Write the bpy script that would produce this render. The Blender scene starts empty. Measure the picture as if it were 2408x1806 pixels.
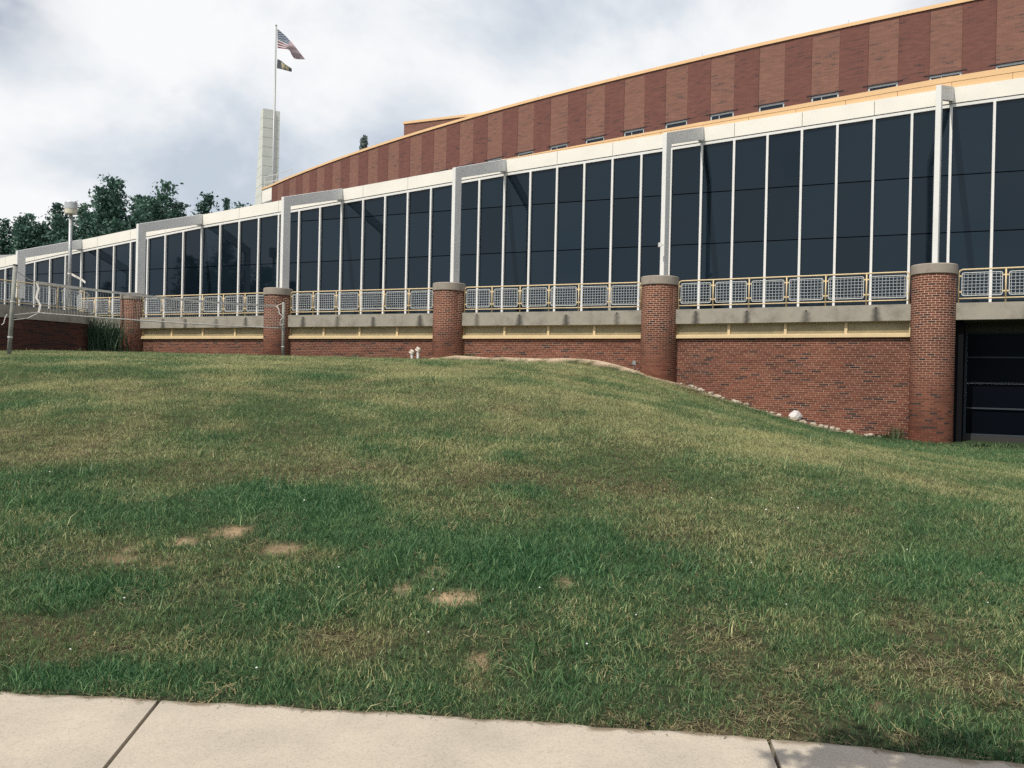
import bpy, bmesh, math, random
import numpy as np
from mathutils import Vector, Matrix

random.seed(11)
rng = np.random.default_rng(7)
SC = bpy.context.scene
COL = SC.collection
E = 1.6                                   # eye height above the pavement, metres

# ------------------------------------------------------------------ camera
cam_d = bpy.data.cameras.new('camera')
cam = bpy.data.objects.new('camera', cam_d)
COL.objects.link(cam)
cam_d.sensor_width = 36.0
cam_d.lens = 2020.0 / 2408.0 * 36.0
cam_d.clip_start = 0.05
cam_d.clip_end = 6000
cam.matrix_world = (Matrix.Translation((0, 0, E)) @ Matrix.Rotation(math.radians(90 - 0.14), 4, 'X')
                    @ Matrix.Rotation(math.radians(1.27), 4, 'Z'))
SC.camera = cam

# ------------------------------------------------------------------ sky and sun
SUN_EL, SUN_AZ = math.radians(53), math.radians(222)      # azimuth clockwise from +Y
w = bpy.data.worlds.new('World')
SC.world = w
w.use_nodes = True
nt = w.node_tree
nt.nodes.clear()
def N(t, kind, **kw):
    n = t.nodes.new(kind)
    for k, v in kw.items():
        if k in n.bl_rna.properties: setattr(n, k, v)
        else: n.inputs[k].default_value = v
    return n
def ramp(t, stops, interp='LINEAR'):
    r = t.nodes.new('ShaderNodeValToRGB')
    r.color_ramp.interpolation = interp
    e = r.color_ramp.elements
    while len(e) < len(stops): e.new(0.5)
    for el, (p, c) in zip(e, stops):
        el.position = p
        el.color = (c, c, c, 1) if isinstance(c, (int, float)) else (*c, 1)
    return r
def mapr(t, src, a, b, c=0.0, d=1.0, smooth=True):
    m = t.nodes.new('ShaderNodeMapRange')
    m.interpolation_type = 'SMOOTHSTEP' if smooth else 'LINEAR'
    for i, v in enumerate((a, b, c, d)): m.inputs[i + 1].default_value = v
    t.links.new(src, m.inputs[0])
    return m.outputs[0]
def math_(t, op, a, b=None):
    m = t.nodes.new('ShaderNodeMath'); m.operation = op
    for i, v in enumerate((a, b)):
        if v is None: continue
        if isinstance(v, (int, float)): m.inputs[i].default_value = v
        else: t.links.new(v, m.inputs[i])
    return m.outputs[0]
L = nt.links
sky = N(nt, 'ShaderNodeTexSky', sky_type='NISHITA', sun_disc=False, sun_elevation=SUN_EL, sun_rotation=SUN_AZ,
        air_density=1.2, dust_density=2.0, ozone_density=1.0)
bg_sky = N(nt, 'ShaderNodeBackground', Strength=0.10)
L.new(sky.outputs[0], bg_sky.inputs[0])
tc = N(nt, 'ShaderNodeTexCoord')
mp = N(nt, 'ShaderNodeMapping')
mp.inputs['Scale'].default_value = (1.0, 1.0, 1.45)
mp.inputs['Location'].default_value = (3.1, 0.4, 0.15)
L.new(tc.outputs['Generated'], mp.inputs[0])
n1 = N(nt, 'ShaderNodeTexNoise', Scale=3.6, Detail=11.0, Roughness=0.56, Distortion=0.15)
L.new(mp.outputs[0], n1.inputs['Vector'])
n2 = N(nt, 'ShaderNodeTexNoise', Scale=0.9, Detail=3.0, Roughness=0.5)
L.new(mp.outputs[0], n2.inputs['Vector'])
def blob(dx, dz, r0, r1):                       # soft cloud bank around a compass direction
    d = Vector((dx, 1.0, dz)).normalized()
    vm = N(nt, 'ShaderNodeVectorMath', operation='DISTANCE')
    L.new(tc.outputs['Generated'], vm.inputs[0]); vm.inputs[1].default_value = d
    return mapr(nt, vm.outputs['Value'], r1, r0)
dens = math_(nt, 'ADD', math_(nt, 'MULTIPLY', n1.outputs[0], 0.75), math_(nt, 'MULTIPLY', n2.outputs[0], 0.25))
for (dx, dz, r0, r1, k) in ((-0.42, 0.25, 0.02, 0.22, -0.075), (-0.33, 0.19, 0.02, 0.14, -0.055), (-0.13, 0.20, 0.01, 0.13, -0.055), (-0.12, 0.29, 0.01, 0.10, -0.045), (0.05, 0.40, 0.02, 0.15, -0.060),
                            (0.16, 0.26, 0.01, 0.10, -0.035), (-0.06, 0.27, 0.02, 0.14, 0.050), (-0.43, 0.38, 0.03, 0.16, 0.060), (0.05, 0.29, 0.02, 0.12, 0.060), (-0.20, 0.36, 0.02, 0.18, 0.055), (-0.26, 0.25, 0.01, 0.10, 0.035)):
    dens = math_(nt, 'ADD', dens, math_(nt, 'MULTIPLY', blob(dx, dz, r0, r1), k))
cr = ramp(nt, [(0.305, (0.56, 0.63, 0.72)), (0.375, (0.69, 0.745, 0.81)), (0.44, (0.85, 0.88, 0.915)), (0.505, (0.955, 0.96, 0.97))])
L.new(dens, cr.inputs[0])
bg_cl = N(nt, 'ShaderNodeBackground', Strength=1.0)
L.new(cr.outputs[0], bg_cl.inputs[0])
n3 = N(nt, 'ShaderNodeTexNoise', Scale=3.2, Detail=6.0, Roughness=0.55)
L.new(mp.outputs[0], n3.inputs['Vector'])
sep = N(nt, 'ShaderNodeSeparateXYZ'); L.new(tc.outputs['Generated'], sep.inputs[0])
open_ = math_(nt, 'ADD', n3.outputs[0], mapr(nt, sep.outputs['Z'], 0.36, 0.85, 0.0, 0.24))   # cloud thins towards the zenith, added to lower and cool the ambient light
gap = math_(nt, 'MULTIPLY', mapr(nt, open_, 0.58, 0.72), 0.9)
for (dx, dz, r0, r1, k) in ((-0.66, 0.47, 0.02, 0.13, 0.8), (0.40, 0.47, 0.02, 0.15, 0.75)):
    gap = math_(nt, 'MAXIMUM', gap, math_(nt, 'MULTIPLY', math_(nt, 'MULTIPLY', blob(dx, dz, r0, r1), k), mapr(nt, n1.outputs[0], 0.62, 0.42)))
mix = N(nt, 'ShaderNodeMixShader')
L.new(gap, mix.inputs[0]); L.new(bg_cl.outputs[0], mix.inputs[1]); L.new(bg_sky.outputs[0], mix.inputs[2])
wo = N(nt, 'ShaderNodeOutputWorld')
L.new(mix.outputs[0], wo.inputs[0])

sun_d = bpy.data.lights.new('sun', 'SUN')
sun_d.energy = 4.1
sun_d.angle = math.radians(0.5)
sun_d.color = (1.0, 0.93, 0.82)
sun = bpy.data.objects.new('sun', sun_d)
COL.objects.link(sun)
TO_SUN = Vector((math.sin(SUN_AZ) * math.cos(SUN_EL), math.cos(SUN_AZ) * math.cos(SUN_EL), math.sin(SUN_EL)))
sun.rotation_euler = TO_SUN.to_track_quat('Z', 'Y').to_euler()
sun.location = TO_SUN * 60

SC.view_settings.view_transform = 'Standard'
SC.view_settings.look = 'None'
SC.view_settings.exposure = 0.0
SC.view_settings.gamma = 1.0
SC.view_settings.use_curve_mapping = False
SC.cycles.use_denoising = False
SC.cycles.use_adaptive_sampling = False
SC.cycles.max_bounces = 6
SC.cycles.diffuse_bounces = 3
SC.cycles.glossy_bounces = 3
SC.cycles.caustics_reflective = False
SC.cycles.caustics_refractive = False

# ------------------------------------------------------------------ measuring helpers
TH = math.radians(1.27)
def at(xd, yd, Y):
    """world point seen at pixel (xd, yd) of the 2212 wide view of the photograph, Y metres ahead"""
    u = (xd - 1106) / 1855.6; v = (825 - yd) / 1855.6
    return Vector((Y * (u * math.cos(TH) - v * math.sin(TH)), Y, E + Y * (u * math.sin(TH) + v * math.cos(TH))))

# ------------------------------------------------------------------ mesh helpers
class MB:
    def __init__(s): s.v = []; s.f = []; s.m = []; s.uv = None
    def add(s, vs, fs, mi=0):
        o = len(s.v); s.v += [tuple(p) for p in vs]
        s.f += [tuple(i + o for i in f) for f in fs]; s.m += [mi] * len(fs)
    def box(s, x0, x1, y0, y1, z0, z1, mi=0):
        s.add([(x0, y0, z0), (x1, y0, z0), (x1, y1, z0), (x0, y1, z0), (x0, y0, z1), (x1, y0, z1), (x1, y1, z1), (x0, y1, z1)],
              [(0, 3, 2, 1), (4, 5, 6, 7), (0, 1, 5, 4), (1, 2, 6, 5), (2, 3, 7, 6), (3, 0, 4, 7)], mi)
    def hexa(s, p, mi=0):        # p: 4 bottom + 4 top, counter-clockwise from above
        s.add(p, [(0, 3, 2, 1), (4, 5, 6, 7), (0, 1, 5, 4), (1, 2, 6, 5), (2, 3, 7, 6), (3, 0, 4, 7)], mi)
    def prism(s, poly, y0, y1, mi=0):   # poly in (x, z), extruded along y
        n = len(poly)
        vs = [(x, y0, z) for x, z in poly] + [(x, y1, z) for x, z in poly]
        fs = [tuple(range(n)), tuple(reversed(range(n, 2 * n)))]
        fs += [(i, i + n, (i + 1) % n + n, (i + 1) % n) for i in range(n)]
        s.add(vs, fs, mi)
    def tube(s, pts, r, k=8, cap=True, mi=0):
        pts = [Vector(p) for p in pts]
        rr = r if isinstance(r, (list, tuple)) else [r] * len(pts)
        o = len(s.v); n = len(pts); ref = None
        for i, p in enumerate(pts):
            t = (pts[min(i + 1, n - 1)] - pts[max(i - 1, 0)]).normalized()
            if ref is None: ref = t.orthogonal()
            ref = (ref - t * ref.dot(t)).normalized(); b = t.cross(ref)
            for j in range(k):
                a = 2 * math.pi * j / k
                s.v.append(tuple(p + (ref * math.cos(a) + b * math.sin(a)) * rr[i]))
        for i in range(n - 1):
            for j in range(k):
                s.f.append((o + i * k + j, o + i * k + (j + 1) % k, o + (i + 1) * k + (j + 1) % k, o + (i + 1) * k + j)); s.m.append(mi)
        if cap:
            s.f.append(tuple(o + j for j in reversed(range(k)))); s.m.append(mi)
            s.f.append(tuple(o + (n - 1) * k + j for j in range(k))); s.m.append(mi)
    def lathe(s, prof, k=32, c=(0, 0), mi=0):   # prof: (r, z) from bottom to top
        o = len(s.v)
        for r, z in prof:
            for j in range(k):
                a = 2 * math.pi * j / k
                s.v.append((c[0] + r * math.cos(a), c[1] + r * math.sin(a), z))
        for i in range(len(prof) - 1):
            for j in range(k):
                s.f.append((o + i * k + j, o + i * k + (j + 1) % k, o + (i + 1) * k + (j + 1) % k, o + (i + 1) * k + j)); s.m.append(mi)
        s.f.append(tuple(o + j for j in reversed(range(k)))); s.m.append(mi)
        s.f.append(tuple(o + (len(prof) - 1) * k + j for j in range(k))); s.m.append(mi)
    def mesh(s, name, mats, smooth=False):
        me = bpy.data.meshes.new(name)
        me.from_pydata(s.v, [], s.f)
        mats = mats if isinstance(mats, (list, tuple)) else [mats]
        for m in mats: me.materials.append(m)
        if any(s.m): me.polygons.foreach_set('material_index', s.m)
        if smooth: me.polygons.foreach_set('use_smooth', [True] * len(me.polygons))
        me.update()
        return me
def link(name, data, parent=None, loc=None, rotz=None):
    o = bpy.data.objects.new(name, data)
    COL.objects.link(o)
    if parent: o.parent = parent
    if loc is not None: o.location = loc
    if rotz is not None: o.rotation_euler = (0, 0, rotz)
    return o
def obj(name, mb, mats, parent=None, smooth=False, loc=None, rotz=None):
    return link(name, mb.mesh(name, mats, smooth), parent, loc, rotz)
def tag(o, label, cat, group=None, kind=None):
    o['label'] = label
    if cat: o['category'] = cat
    if group: o['group'] = group
    if kind: o['kind'] = kind
    return o
def thing(name, label, cat, loc=(0, 0, 0), rotz=0.0, group=None):
    o = bpy.data.objects.new(name, None)
    o.empty_display_size = 0.2
    COL.objects.link(o); o.location = loc; o.rotation_euler = (0, 0, rotz)
    return tag(o, label, cat, group)
def setting(name, mb, mats, kind='structure', smooth=False):
    o = obj(name, mb, mats, None, smooth); o['kind'] = kind
    return o
def attr(me, name, vals, domain='POINT'):
    a = me.attributes.new(name, 'FLOAT', domain)
    a.data.foreach_set('value', np.asarray(vals, dtype=np.float32))

# ------------------------------------------------------------------ materials
def mat(name, col, rough=0.6, spec=0.4, metal=0.0, noise=0.0, nscale=3.0, bump=0.0, bscale=60.0, col2=None):
    m = bpy.data.materials.new(name); m.use_nodes = True
    t = m.node_tree; p = t.nodes['Principled BSDF']
    p.inputs['Base Color'].default_value = (*col, 1)
    p.inputs['Roughness'].default_value = rough
    p.inputs['Specular IOR Level'].default_value = spec
    p.inputs['Metallic'].default_value = metal
    if noise or col2:
        g = N(t, 'ShaderNodeTexCoord'); n = N(t, 'ShaderNodeTexNoise', Scale=nscale, Detail=7.0, Roughness=0.6)
        t.links.new(g.outputs['Object'], n.inputs['Vector'])
        c2 = col2 or tuple(c * (1 - noise) for c in col)
        r = ramp(t, [(0.35, c2), (0.62, col)])
        t.links.new(n.outputs[0], r.inputs[0]); t.links.new(r.outputs[0], p.inputs['Base Color'])
    if bump:
        g = N(t, 'ShaderNodeTexCoord'); n = N(t, 'ShaderNodeTexNoise', Scale=bscale, Detail=5.0)
        t.links.new(g.outputs['Object'], n.inputs['Vector'])
        b = N(t, 'ShaderNodeBump', Strength=bump, Distance=0.02)
        t.links.new(n.outputs[0], b.inputs['Height']); t.links.new(b.outputs[0], p.inputs['Normal'])
    return m

M_WHITE = mat('white_painted_metal', (0.70, 0.71, 0.705), 0.45, 0.4, noise=0.06, nscale=1.2)
M_FASCIA = mat('cream_fascia_panel', (0.76, 0.745, 0.69), 0.5, 0.35, noise=0.06, nscale=0.9)
M_GROOVE = mat('grey_joint_sealant', (0.42, 0.40, 0.36), 0.8)
M_YEL = mat('pale_yellow_paint', (0.63, 0.50, 0.30), 0.5, 0.35, noise=0.10, nscale=2.0)
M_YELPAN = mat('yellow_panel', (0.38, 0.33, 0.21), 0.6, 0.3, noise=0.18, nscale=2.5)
M_COPE = mat('orange_yellow_coping', (0.70, 0.465, 0.25), 0.45, 0.35, noise=0.05, nscale=1.0)
M_GALV = mat('galvanised_wire', (0.60, 0.63, 0.64), 0.45, 0.5)
M_STEEL = mat('galvanised_steel', (0.40, 0.42, 0.43), 0.5, 0.5, metal=0.5, noise=0.3, nscale=12)
M_POLE = mat('weathered_grey_pole', (0.30, 0.31, 0.28), 0.75, 0.3, noise=0.35, nscale=9)
M_ROPE = mat('white_webbing', (0.68, 0.66, 0.62), 0.8, 0.2, noise=0.15, nscale=8)
M_NET = mat('net_cord', (0.55, 0.55, 0.52), 0.8, 0.2)
M_DARK = mat('dark_recess', (0.010, 0.010, 0.012), 0.9, 0.0)
M_BARS = mat('blue_grey_frame', (0.034, 0.045, 0.058), 0.7, 0.2)
M_ALU = mat('window_aluminium', (0.50, 0.54, 0.56), 0.4, 0.5, metal=0.2)
M_ROOF = mat('grey_roofing', (0.30, 0.30, 0.30), 0.9, 0.2, noise=0.2)
M_STONE = mat('pale_stone', (0.46, 0.41, 0.33), 0.85, 0.2, noise=0.3, nscale=6, bump=0.5, bscale=14)
M_ROCK = mat('white_rock', (0.56, 0.55, 0.54), 0.85, 0.2, noise=0.15, nscale=4, bump=0.5, bscale=9)
M_TRUNK = mat('bark', (0.09, 0.07, 0.055), 0.9, 0.1, noise=0.4, nscale=5)
M_GREYROOF = mat('pale_grey_roof', (0.42, 0.43, 0.44), 0.7, 0.2)
M_TOWER = mat('tower_concrete', (0.60, 0.63, 0.59), 0.8, 0.2, noise=0.10, nscale=0.8, bump=0.1)
M_LAMPGLASS = mat('lamp_diffuser', (0.60, 0.58, 0.46), 0.25, 0.5, noise=0.1)
M_PIPE = mat('grey_brown_conduit', (0.16, 0.13, 0.12), 0.6, 0.3)
M_SAND = mat('sandy_bed', (0.56, 0.45, 0.33), 0.95, 0.1, noise=0.3, nscale=9, bump=0.5, bscale=40)

def glass_mat(name, base, rough, ior, vary=0.0):
    m = mat(name, base, rough, 0.5)
    t = m.node_tree; p = t.nodes['Principled BSDF']; p.inputs['IOR'].default_value = ior; p.inputs['Specular Tint'].default_value = (0.72, 0.92, 1.12, 1)
    if vary:                                   # each pane sits a hair out of true and has its own tint
        oi = N(t, 'ShaderNodeObjectInfo')
        r = ramp(t, [(0.0, tuple(c * 0.7 for c in base)), (1.0, tuple(c * 1.4 for c in base))])
        t.links.new(oi.outputs['Random'], r.inputs[0]); t.links.new(r.outputs[0], p.inputs['Base Color'])
        g = N(t, 'ShaderNodeTexCoord'); n = N(t, 'ShaderNodeTexNoise', Scale=0.45, Detail=1.0)
        t.links.new(g.outputs['Object'], n.inputs['Vector'])
        b = N(t, 'ShaderNodeBump', Strength=vary, Distance=0.05)
        t.links.new(n.outputs[0], b.inputs['Height']); t.links.new(b.outputs[0], p.inputs['Normal'])
    return m
M_GLASS = glass_mat('tinted_glass', (0.0055, 0.011, 0.017), 0.03, 1.43, 0.10)
M_GLASS2 = glass_mat('window_glass', (0.012, 0.017, 0.028), 0.04, 1.5)
M_GLASS3 = glass_mat('dark_storefront_glass', (0.003, 0.004, 0.007), 0.12, 1.12)

def concrete_mat(name, base, stains=None):
    m = mat(name, base, 0.85, 0.2)
    t = m.node_tree; p = t.nodes['Principled BSDF']
    g = N(t, 'ShaderNodeTexCoord')
    n = N(t, 'ShaderNodeTexNoise', Scale=1.7, Detail=8.0, Roughness=0.65); t.links.new(g.outputs['Object'], n.inputs['Vector'])
    r = ramp(t, [(0.30, tuple(c * 0.62 for c in base)), (0.50, tuple(c * 0.9 for c in base)), (0.70, base)])
    t.links.new(n.outputs[0], r.inputs[0])
    n2 = N(t, 'ShaderNodeTexNoise', Scale=45.0, Detail=4.0); t.links.new(g.outputs['Object'], n2.inputs['Vector'])
    b = N(t, 'ShaderNodeBump', Strength=0.25, Distance=0.01)
    t.links.new(n2.outputs[0], b.inputs['Height']); t.links.new(b.outputs[0], p.inputs['Normal'])
    a = N(t, 'ShaderNodeAttribute', attribute_name='stain')
    sx = N(t, 'ShaderNodeMix', data_type='RGBA')
    t.links.new(a.outputs['Fac'], sx.inputs[0]); t.links.new(r.outputs[0], sx.inputs[6]); sx.inputs[7].default_value = (0.04, 0.04, 0.038, 1)
    t.links.new(sx.outputs[2], p.inputs['Base Color'])
    return m
M_CONC = concrete_mat('weathered_concrete', (0.33, 0.31, 0.265))
M_CAP = concrete_mat('column_cap_concrete', (0.32, 0.285, 0.245))

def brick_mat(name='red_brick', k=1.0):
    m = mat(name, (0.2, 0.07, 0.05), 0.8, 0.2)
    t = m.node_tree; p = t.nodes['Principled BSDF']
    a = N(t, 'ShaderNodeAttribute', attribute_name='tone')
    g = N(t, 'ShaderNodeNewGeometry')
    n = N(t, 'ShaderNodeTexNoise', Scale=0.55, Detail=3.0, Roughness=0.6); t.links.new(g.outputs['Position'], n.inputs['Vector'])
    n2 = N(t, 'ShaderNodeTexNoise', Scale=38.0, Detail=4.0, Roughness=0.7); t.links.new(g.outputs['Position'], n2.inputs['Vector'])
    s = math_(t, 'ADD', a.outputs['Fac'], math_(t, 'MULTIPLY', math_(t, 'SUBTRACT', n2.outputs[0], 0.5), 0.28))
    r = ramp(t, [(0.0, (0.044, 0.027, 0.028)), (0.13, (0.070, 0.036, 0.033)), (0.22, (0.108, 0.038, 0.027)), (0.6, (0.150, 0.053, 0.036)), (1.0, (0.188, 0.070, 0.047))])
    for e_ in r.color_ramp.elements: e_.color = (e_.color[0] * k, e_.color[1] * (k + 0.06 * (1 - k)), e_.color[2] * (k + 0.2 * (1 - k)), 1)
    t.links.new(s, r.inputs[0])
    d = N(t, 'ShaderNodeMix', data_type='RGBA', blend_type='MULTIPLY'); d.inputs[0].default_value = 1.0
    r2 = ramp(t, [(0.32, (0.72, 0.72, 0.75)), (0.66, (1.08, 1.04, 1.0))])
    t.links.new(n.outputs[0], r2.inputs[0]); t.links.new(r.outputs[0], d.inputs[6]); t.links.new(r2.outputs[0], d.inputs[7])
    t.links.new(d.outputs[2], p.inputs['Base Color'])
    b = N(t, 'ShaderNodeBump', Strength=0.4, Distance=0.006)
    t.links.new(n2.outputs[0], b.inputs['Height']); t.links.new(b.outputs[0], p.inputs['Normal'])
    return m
M_BRICK = brick_mat()
M_BRICK_SHADE = brick_mat('shaded_red_brick', 0.50)  # balcony's shade put into the brick colour, besides its real dark bands
M_MORTAR_SHADE = mat('shaded_mortar', (0.11, 0.075, 0.062), 0.95, 0.1)  # same balcony shade put into the mortar colour
M_MORTAR = mat('tan_mortar', (0.47, 0.335, 0.25), 0.95, 0.1, noise=0.30, nscale=0.9)

def panel_brick_mat(name, base, dark, mortar):
    """brickwork too far off to tell the bricks apart: courses, odd dark bricks and streaks in the surface"""
    m = mat(name, base, 0.85, 0.2)
    t = m.node_tree; p = t.nodes['Principled BSDF']
    u = N(t, 'ShaderNodeUVMap', uv_map='UVMap')
    bt = N(t, 'ShaderNodeTexBrick', offset=0.5)
    for k, v in (('Scale', 1.0), ('Mortar Size', 0.005), ('Mortar Smooth', 0.3), ('Bias', 0.0), ('Brick Width', 0.305), ('Row Height', 0.068)):
        bt.inputs[k].default_value = v
    bt.inputs['Color1'].default_value = (0, 0, 0, 1); bt.inputs['Color2'].default_value = (1, 1, 1, 1); bt.inputs['Mortar'].default_value = (0.5, 0.5, 0.5, 1)
    t.links.new(u.outputs[0], bt.inputs['Vector'])
    mp_ = N(t, 'ShaderNodeMapping'); mp_.inputs['Scale'].default_value = (1.6, 9.0, 1); t.links.new(u.outputs[0], mp_.inputs[0])
    n = N(t, 'ShaderNodeTexNoise', Scale=1.0, Detail=5.0, Roughness=0.65); t.links.new(mp_.outputs[0], n.inputs['Vector'])
    n3 = N(t, 'ShaderNodeTexNoise', Scale=0.8, Detail=3.0); t.links.new(u.outputs[0], n3.inputs['Vector'])
    f = math_(t, 'ADD', math_(t, 'MULTIPLY', bt.outputs['Color'], 0.35), math_(t, 'ADD', math_(t, 'MULTIPLY', n.outputs[0], 0.5), math_(t, 'MULTIPLY', n3.outputs[0], 0.3)))
    mid = tuple((a * 0.8 + b * 0.2) for a, b in zip(base, dark))
    r = ramp(t, [(0.34, dark), (0.46, mid), (0.62, base), (0.85, tuple(c * 1.22 for c in base))])
    t.links.new(f, r.inputs[0])
    mx = N(t, 'ShaderNodeMix', data_type='RGBA')
    t.links.new(bt.outputs['Fac'], mx.inputs[0]); t.links.new(r.outputs[0], mx.inputs[6]); mx.inputs[7].default_value = (*mortar, 1)
    t.links.new(mx.outputs[2], p.inputs['Base Color'])
    b = N(t, 'ShaderNodeBump', Strength=0.35, Distance=0.008, invert=True)
    t.links.new(bt.outputs['Fac'], b.inputs['Height']); t.links.new(b.outputs[0], p.inputs['Normal'])
    return m
M_PLIGHT = panel_brick_mat('light_brown_brickwork', (0.190, 0.096, 0.073), (0.085, 0.058, 0.054), (0.215, 0.13, 0.105))
M_PDARK = panel_brick_mat('dark_red_brickwork', (0.142, 0.061, 0.050), (0.068, 0.042, 0.041), (0.165, 0.087, 0.073))

def leaf_mat(name, c0, c1, trans=0.25):
    m = bpy.data.materials.new(name); m.use_nodes = True
    t = m.node_tree; p = t.nodes['Principled BSDF']; out = t.nodes['Material Output']
    a = N(t, 'ShaderNodeAttribute', attribute_name='tone')
    r = ramp(t, [(0.0, c0), (1.0, c1)]); t.links.new(a.outputs['Fac'], r.inputs[0])
    t.links.new(r.outputs[0], p.inputs['Base Color'])
    p.inputs['Roughness'].default_value = 0.55; p.inputs['Specular IOR Level'].default_value = 0.3
    tr = N(t, 'ShaderNodeBsdfTranslucent'); t.links.new(r.outputs[0], tr.inputs[0])
    mx = N(t, 'ShaderNodeMixShader'); mx.inputs[0].default_value = trans
    t.links.new(p.outputs[0], mx.inputs[1]); t.links.new(tr.outputs[0], mx.inputs[2]); t.links.new(mx.outputs[0], out.inputs[0])
    return m
M_LEAF = leaf_mat('tree_leaf', (0.030, 0.078, 0.062), (0.105, 0.200, 0.150))
M_LEAF2 = leaf_mat('pale_tree_leaf', (0.050, 0.105, 0.075), (0.095, 0.165, 0.115))
M_CONIF = leaf_mat('conifer_needle', (0.13, 0.18, 0.175), (0.26, 0.32, 0.30), 0.3)
M_SHRUB = leaf_mat('ornamental_grass_leaf', (0.018, 0.050, 0.032), (0.085, 0.15, 0.085), 0.2)
M_WEED = leaf_mat('weed_leaf', (0.030, 0.060, 0.030), (0.12, 0.17, 0.08), 0.2)

# ------------------------------------------------------------------ ground shape
def sstep(t): t = np.clip(t, 0, 1); return t * t * (3 - 2 * t)
LY = [-50, 3.6, 4.3, 8, 12, 16, 20, 22.5, 28, 33, 38, 45, 60, 3000]
LZ = [-0.05, -0.05, 0.0, 0.56, 1.12, 1.60, 1.90, 2.02, 2.19, 2.31, 2.46, 2.55, 2.6, 2.6]
RY = [-50, 3.4, 4.0, 8, 14, 20, 25, 30, 60, 3000]
RZ = [-0.05, -0.05, 0.0, 0.10, 0.13, 0.08, 0.03, 0.0, 0.0, 0.0]
def smooth_interp(y, ky, kz):
    d = 0.35
    return (np.interp(y - d, ky, kz) + np.interp(y, ky, kz) * 2 + np.interp(y + d, ky, kz)) / 4
EDX = [-9, -2.51, -1.68, -0.2, 1.23, 2.22, 4.5, 9]
EDY = [4.50, 4.264, 4.203, 4.072, 3.906, 3.70, 3.22, 1.6]
def edge_y(x): return np.interp(x, EDX, EDY)
NOISE = {}
def vnoise(x, y, s, seed=0):
    if seed not in NOISE: NOISE[seed] = np.random.default_rng(seed).random((256, 256))
    r = NOISE[seed]
    X = x * s; Y = y * s; i = np.floor(X).astype(int); j = np.floor(Y).astype(int)
    fx = X - i; fy = Y - j; fx = fx * fx * (3 - 2 * fx); fy = fy * fy * (3 - 2 * fy)
    g = lambda a, b: r[a % 256, b % 256]
    return (g(i, j) * (1 - fx) + g(i + 1, j) * fx) * (1 - fy) + (g(i, j + 1) * (1 - fx) + g(i + 1, j + 1) * fx) * fy
def fbm(x, y, s, seed=0, o=4):
    t = 0; a = 1; n = 0
    for k in range(o): t = t + a * vnoise(x, y, s * 2 ** k, seed + k); n += a; a *= 0.55
    return t / n
C_POLY_X = [-25.3, -17.63, -9.93, -2.48, 5.0, 12.35, 19.7]; C_POLY_Y = [43.4, 39.8, 36.2, 32.9, 29.5, 25.3, 21.1]
def ground_z(x, y):
    x = np.asarray(x, float); y = np.asarray(y, float)
    zl = smooth_interp(y, LY, LZ); zr = smooth_interp(y, RY, RZ)
    wgt = sstep((x - np.interp(y, [4, 10, 18, 24, 30], [1.0, 0.0, -1.1, 0.0, 1.6])) / 11.4)
    z = zl * (1 - wgt) + zr * wgt
    wl = np.interp(x, C_POLY_X, C_POLY_Y) - y
    z = z + (0.13 + 0.10 * sstep((5 - x) / 2)) * sstep((1.35 - wl) / 0.9) * sstep((x + 4) / 2) * np.where(wl > -3, 1, 0)
    bumps = (fbm(x, y, 0.35, 40, 3) - 0.5) * 0.14 + (fbm(x, y, 1.7, 50, 2) - 0.5) * 0.03
    return z + bumps * sstep((y - edge_y(x)) / 2.5) * np.where(y > 60, 0, 1)
def gz(x, y): return float(ground_z(np.array([x]), np.array([y]))[0])
def hit_ground(xd, yd):
    d = at(xd, yd, 1.0) - Vector((0, 0, E)); Y = 3.2
    while Y < 45:
        p = Vector((0, 0, E)) + d * Y
        if p.z < gz(p.x, p.y): return p
        Y += 0.04
    return p

# column line, glass line (plan), heights above eye
C = {0: (-25.3, 43.4), 1: (-17.63, 39.8), 2: (-9.93, 36.2), 3: (-2.48, 32.9), 4: (5.0, 29.5), 5: (12.35, 25.3), 6: (19.7, 21.1)}
RAD = {0: 0.55, 1: 0.53, 2: 0.57, 3: 0.60, 4: 0.61, 5: 0.60, 6: 0.60}
G = {-1: (-31.33, 50.2), 0: (-23.51, 46.7), 1: (-15.75, 43.25), 2: (-8.04, 39.8), 3: (-0.48, 36.3), 4: (7.08, 32.9), 5: (14.81, 29.4), 6: (23.2, 25.9)}
HF = {-1: 6.22, 0: 7.18, 1: 8.05, 2: 8.73, 3: 9.35, 4: 9.87, 5: 10.37, 6: 10.80}
HLEG = {0: 6.08, 1: 6.95, 2: 7.60, 3: 8.18, 4: 8.70, 5: 9.05}
Z_SILL0, Z_SILL1, Z_BEAM0, Z_BEAM1 = E + 1.60, E + 1.73, E + 2.09, E + 2.58

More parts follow.
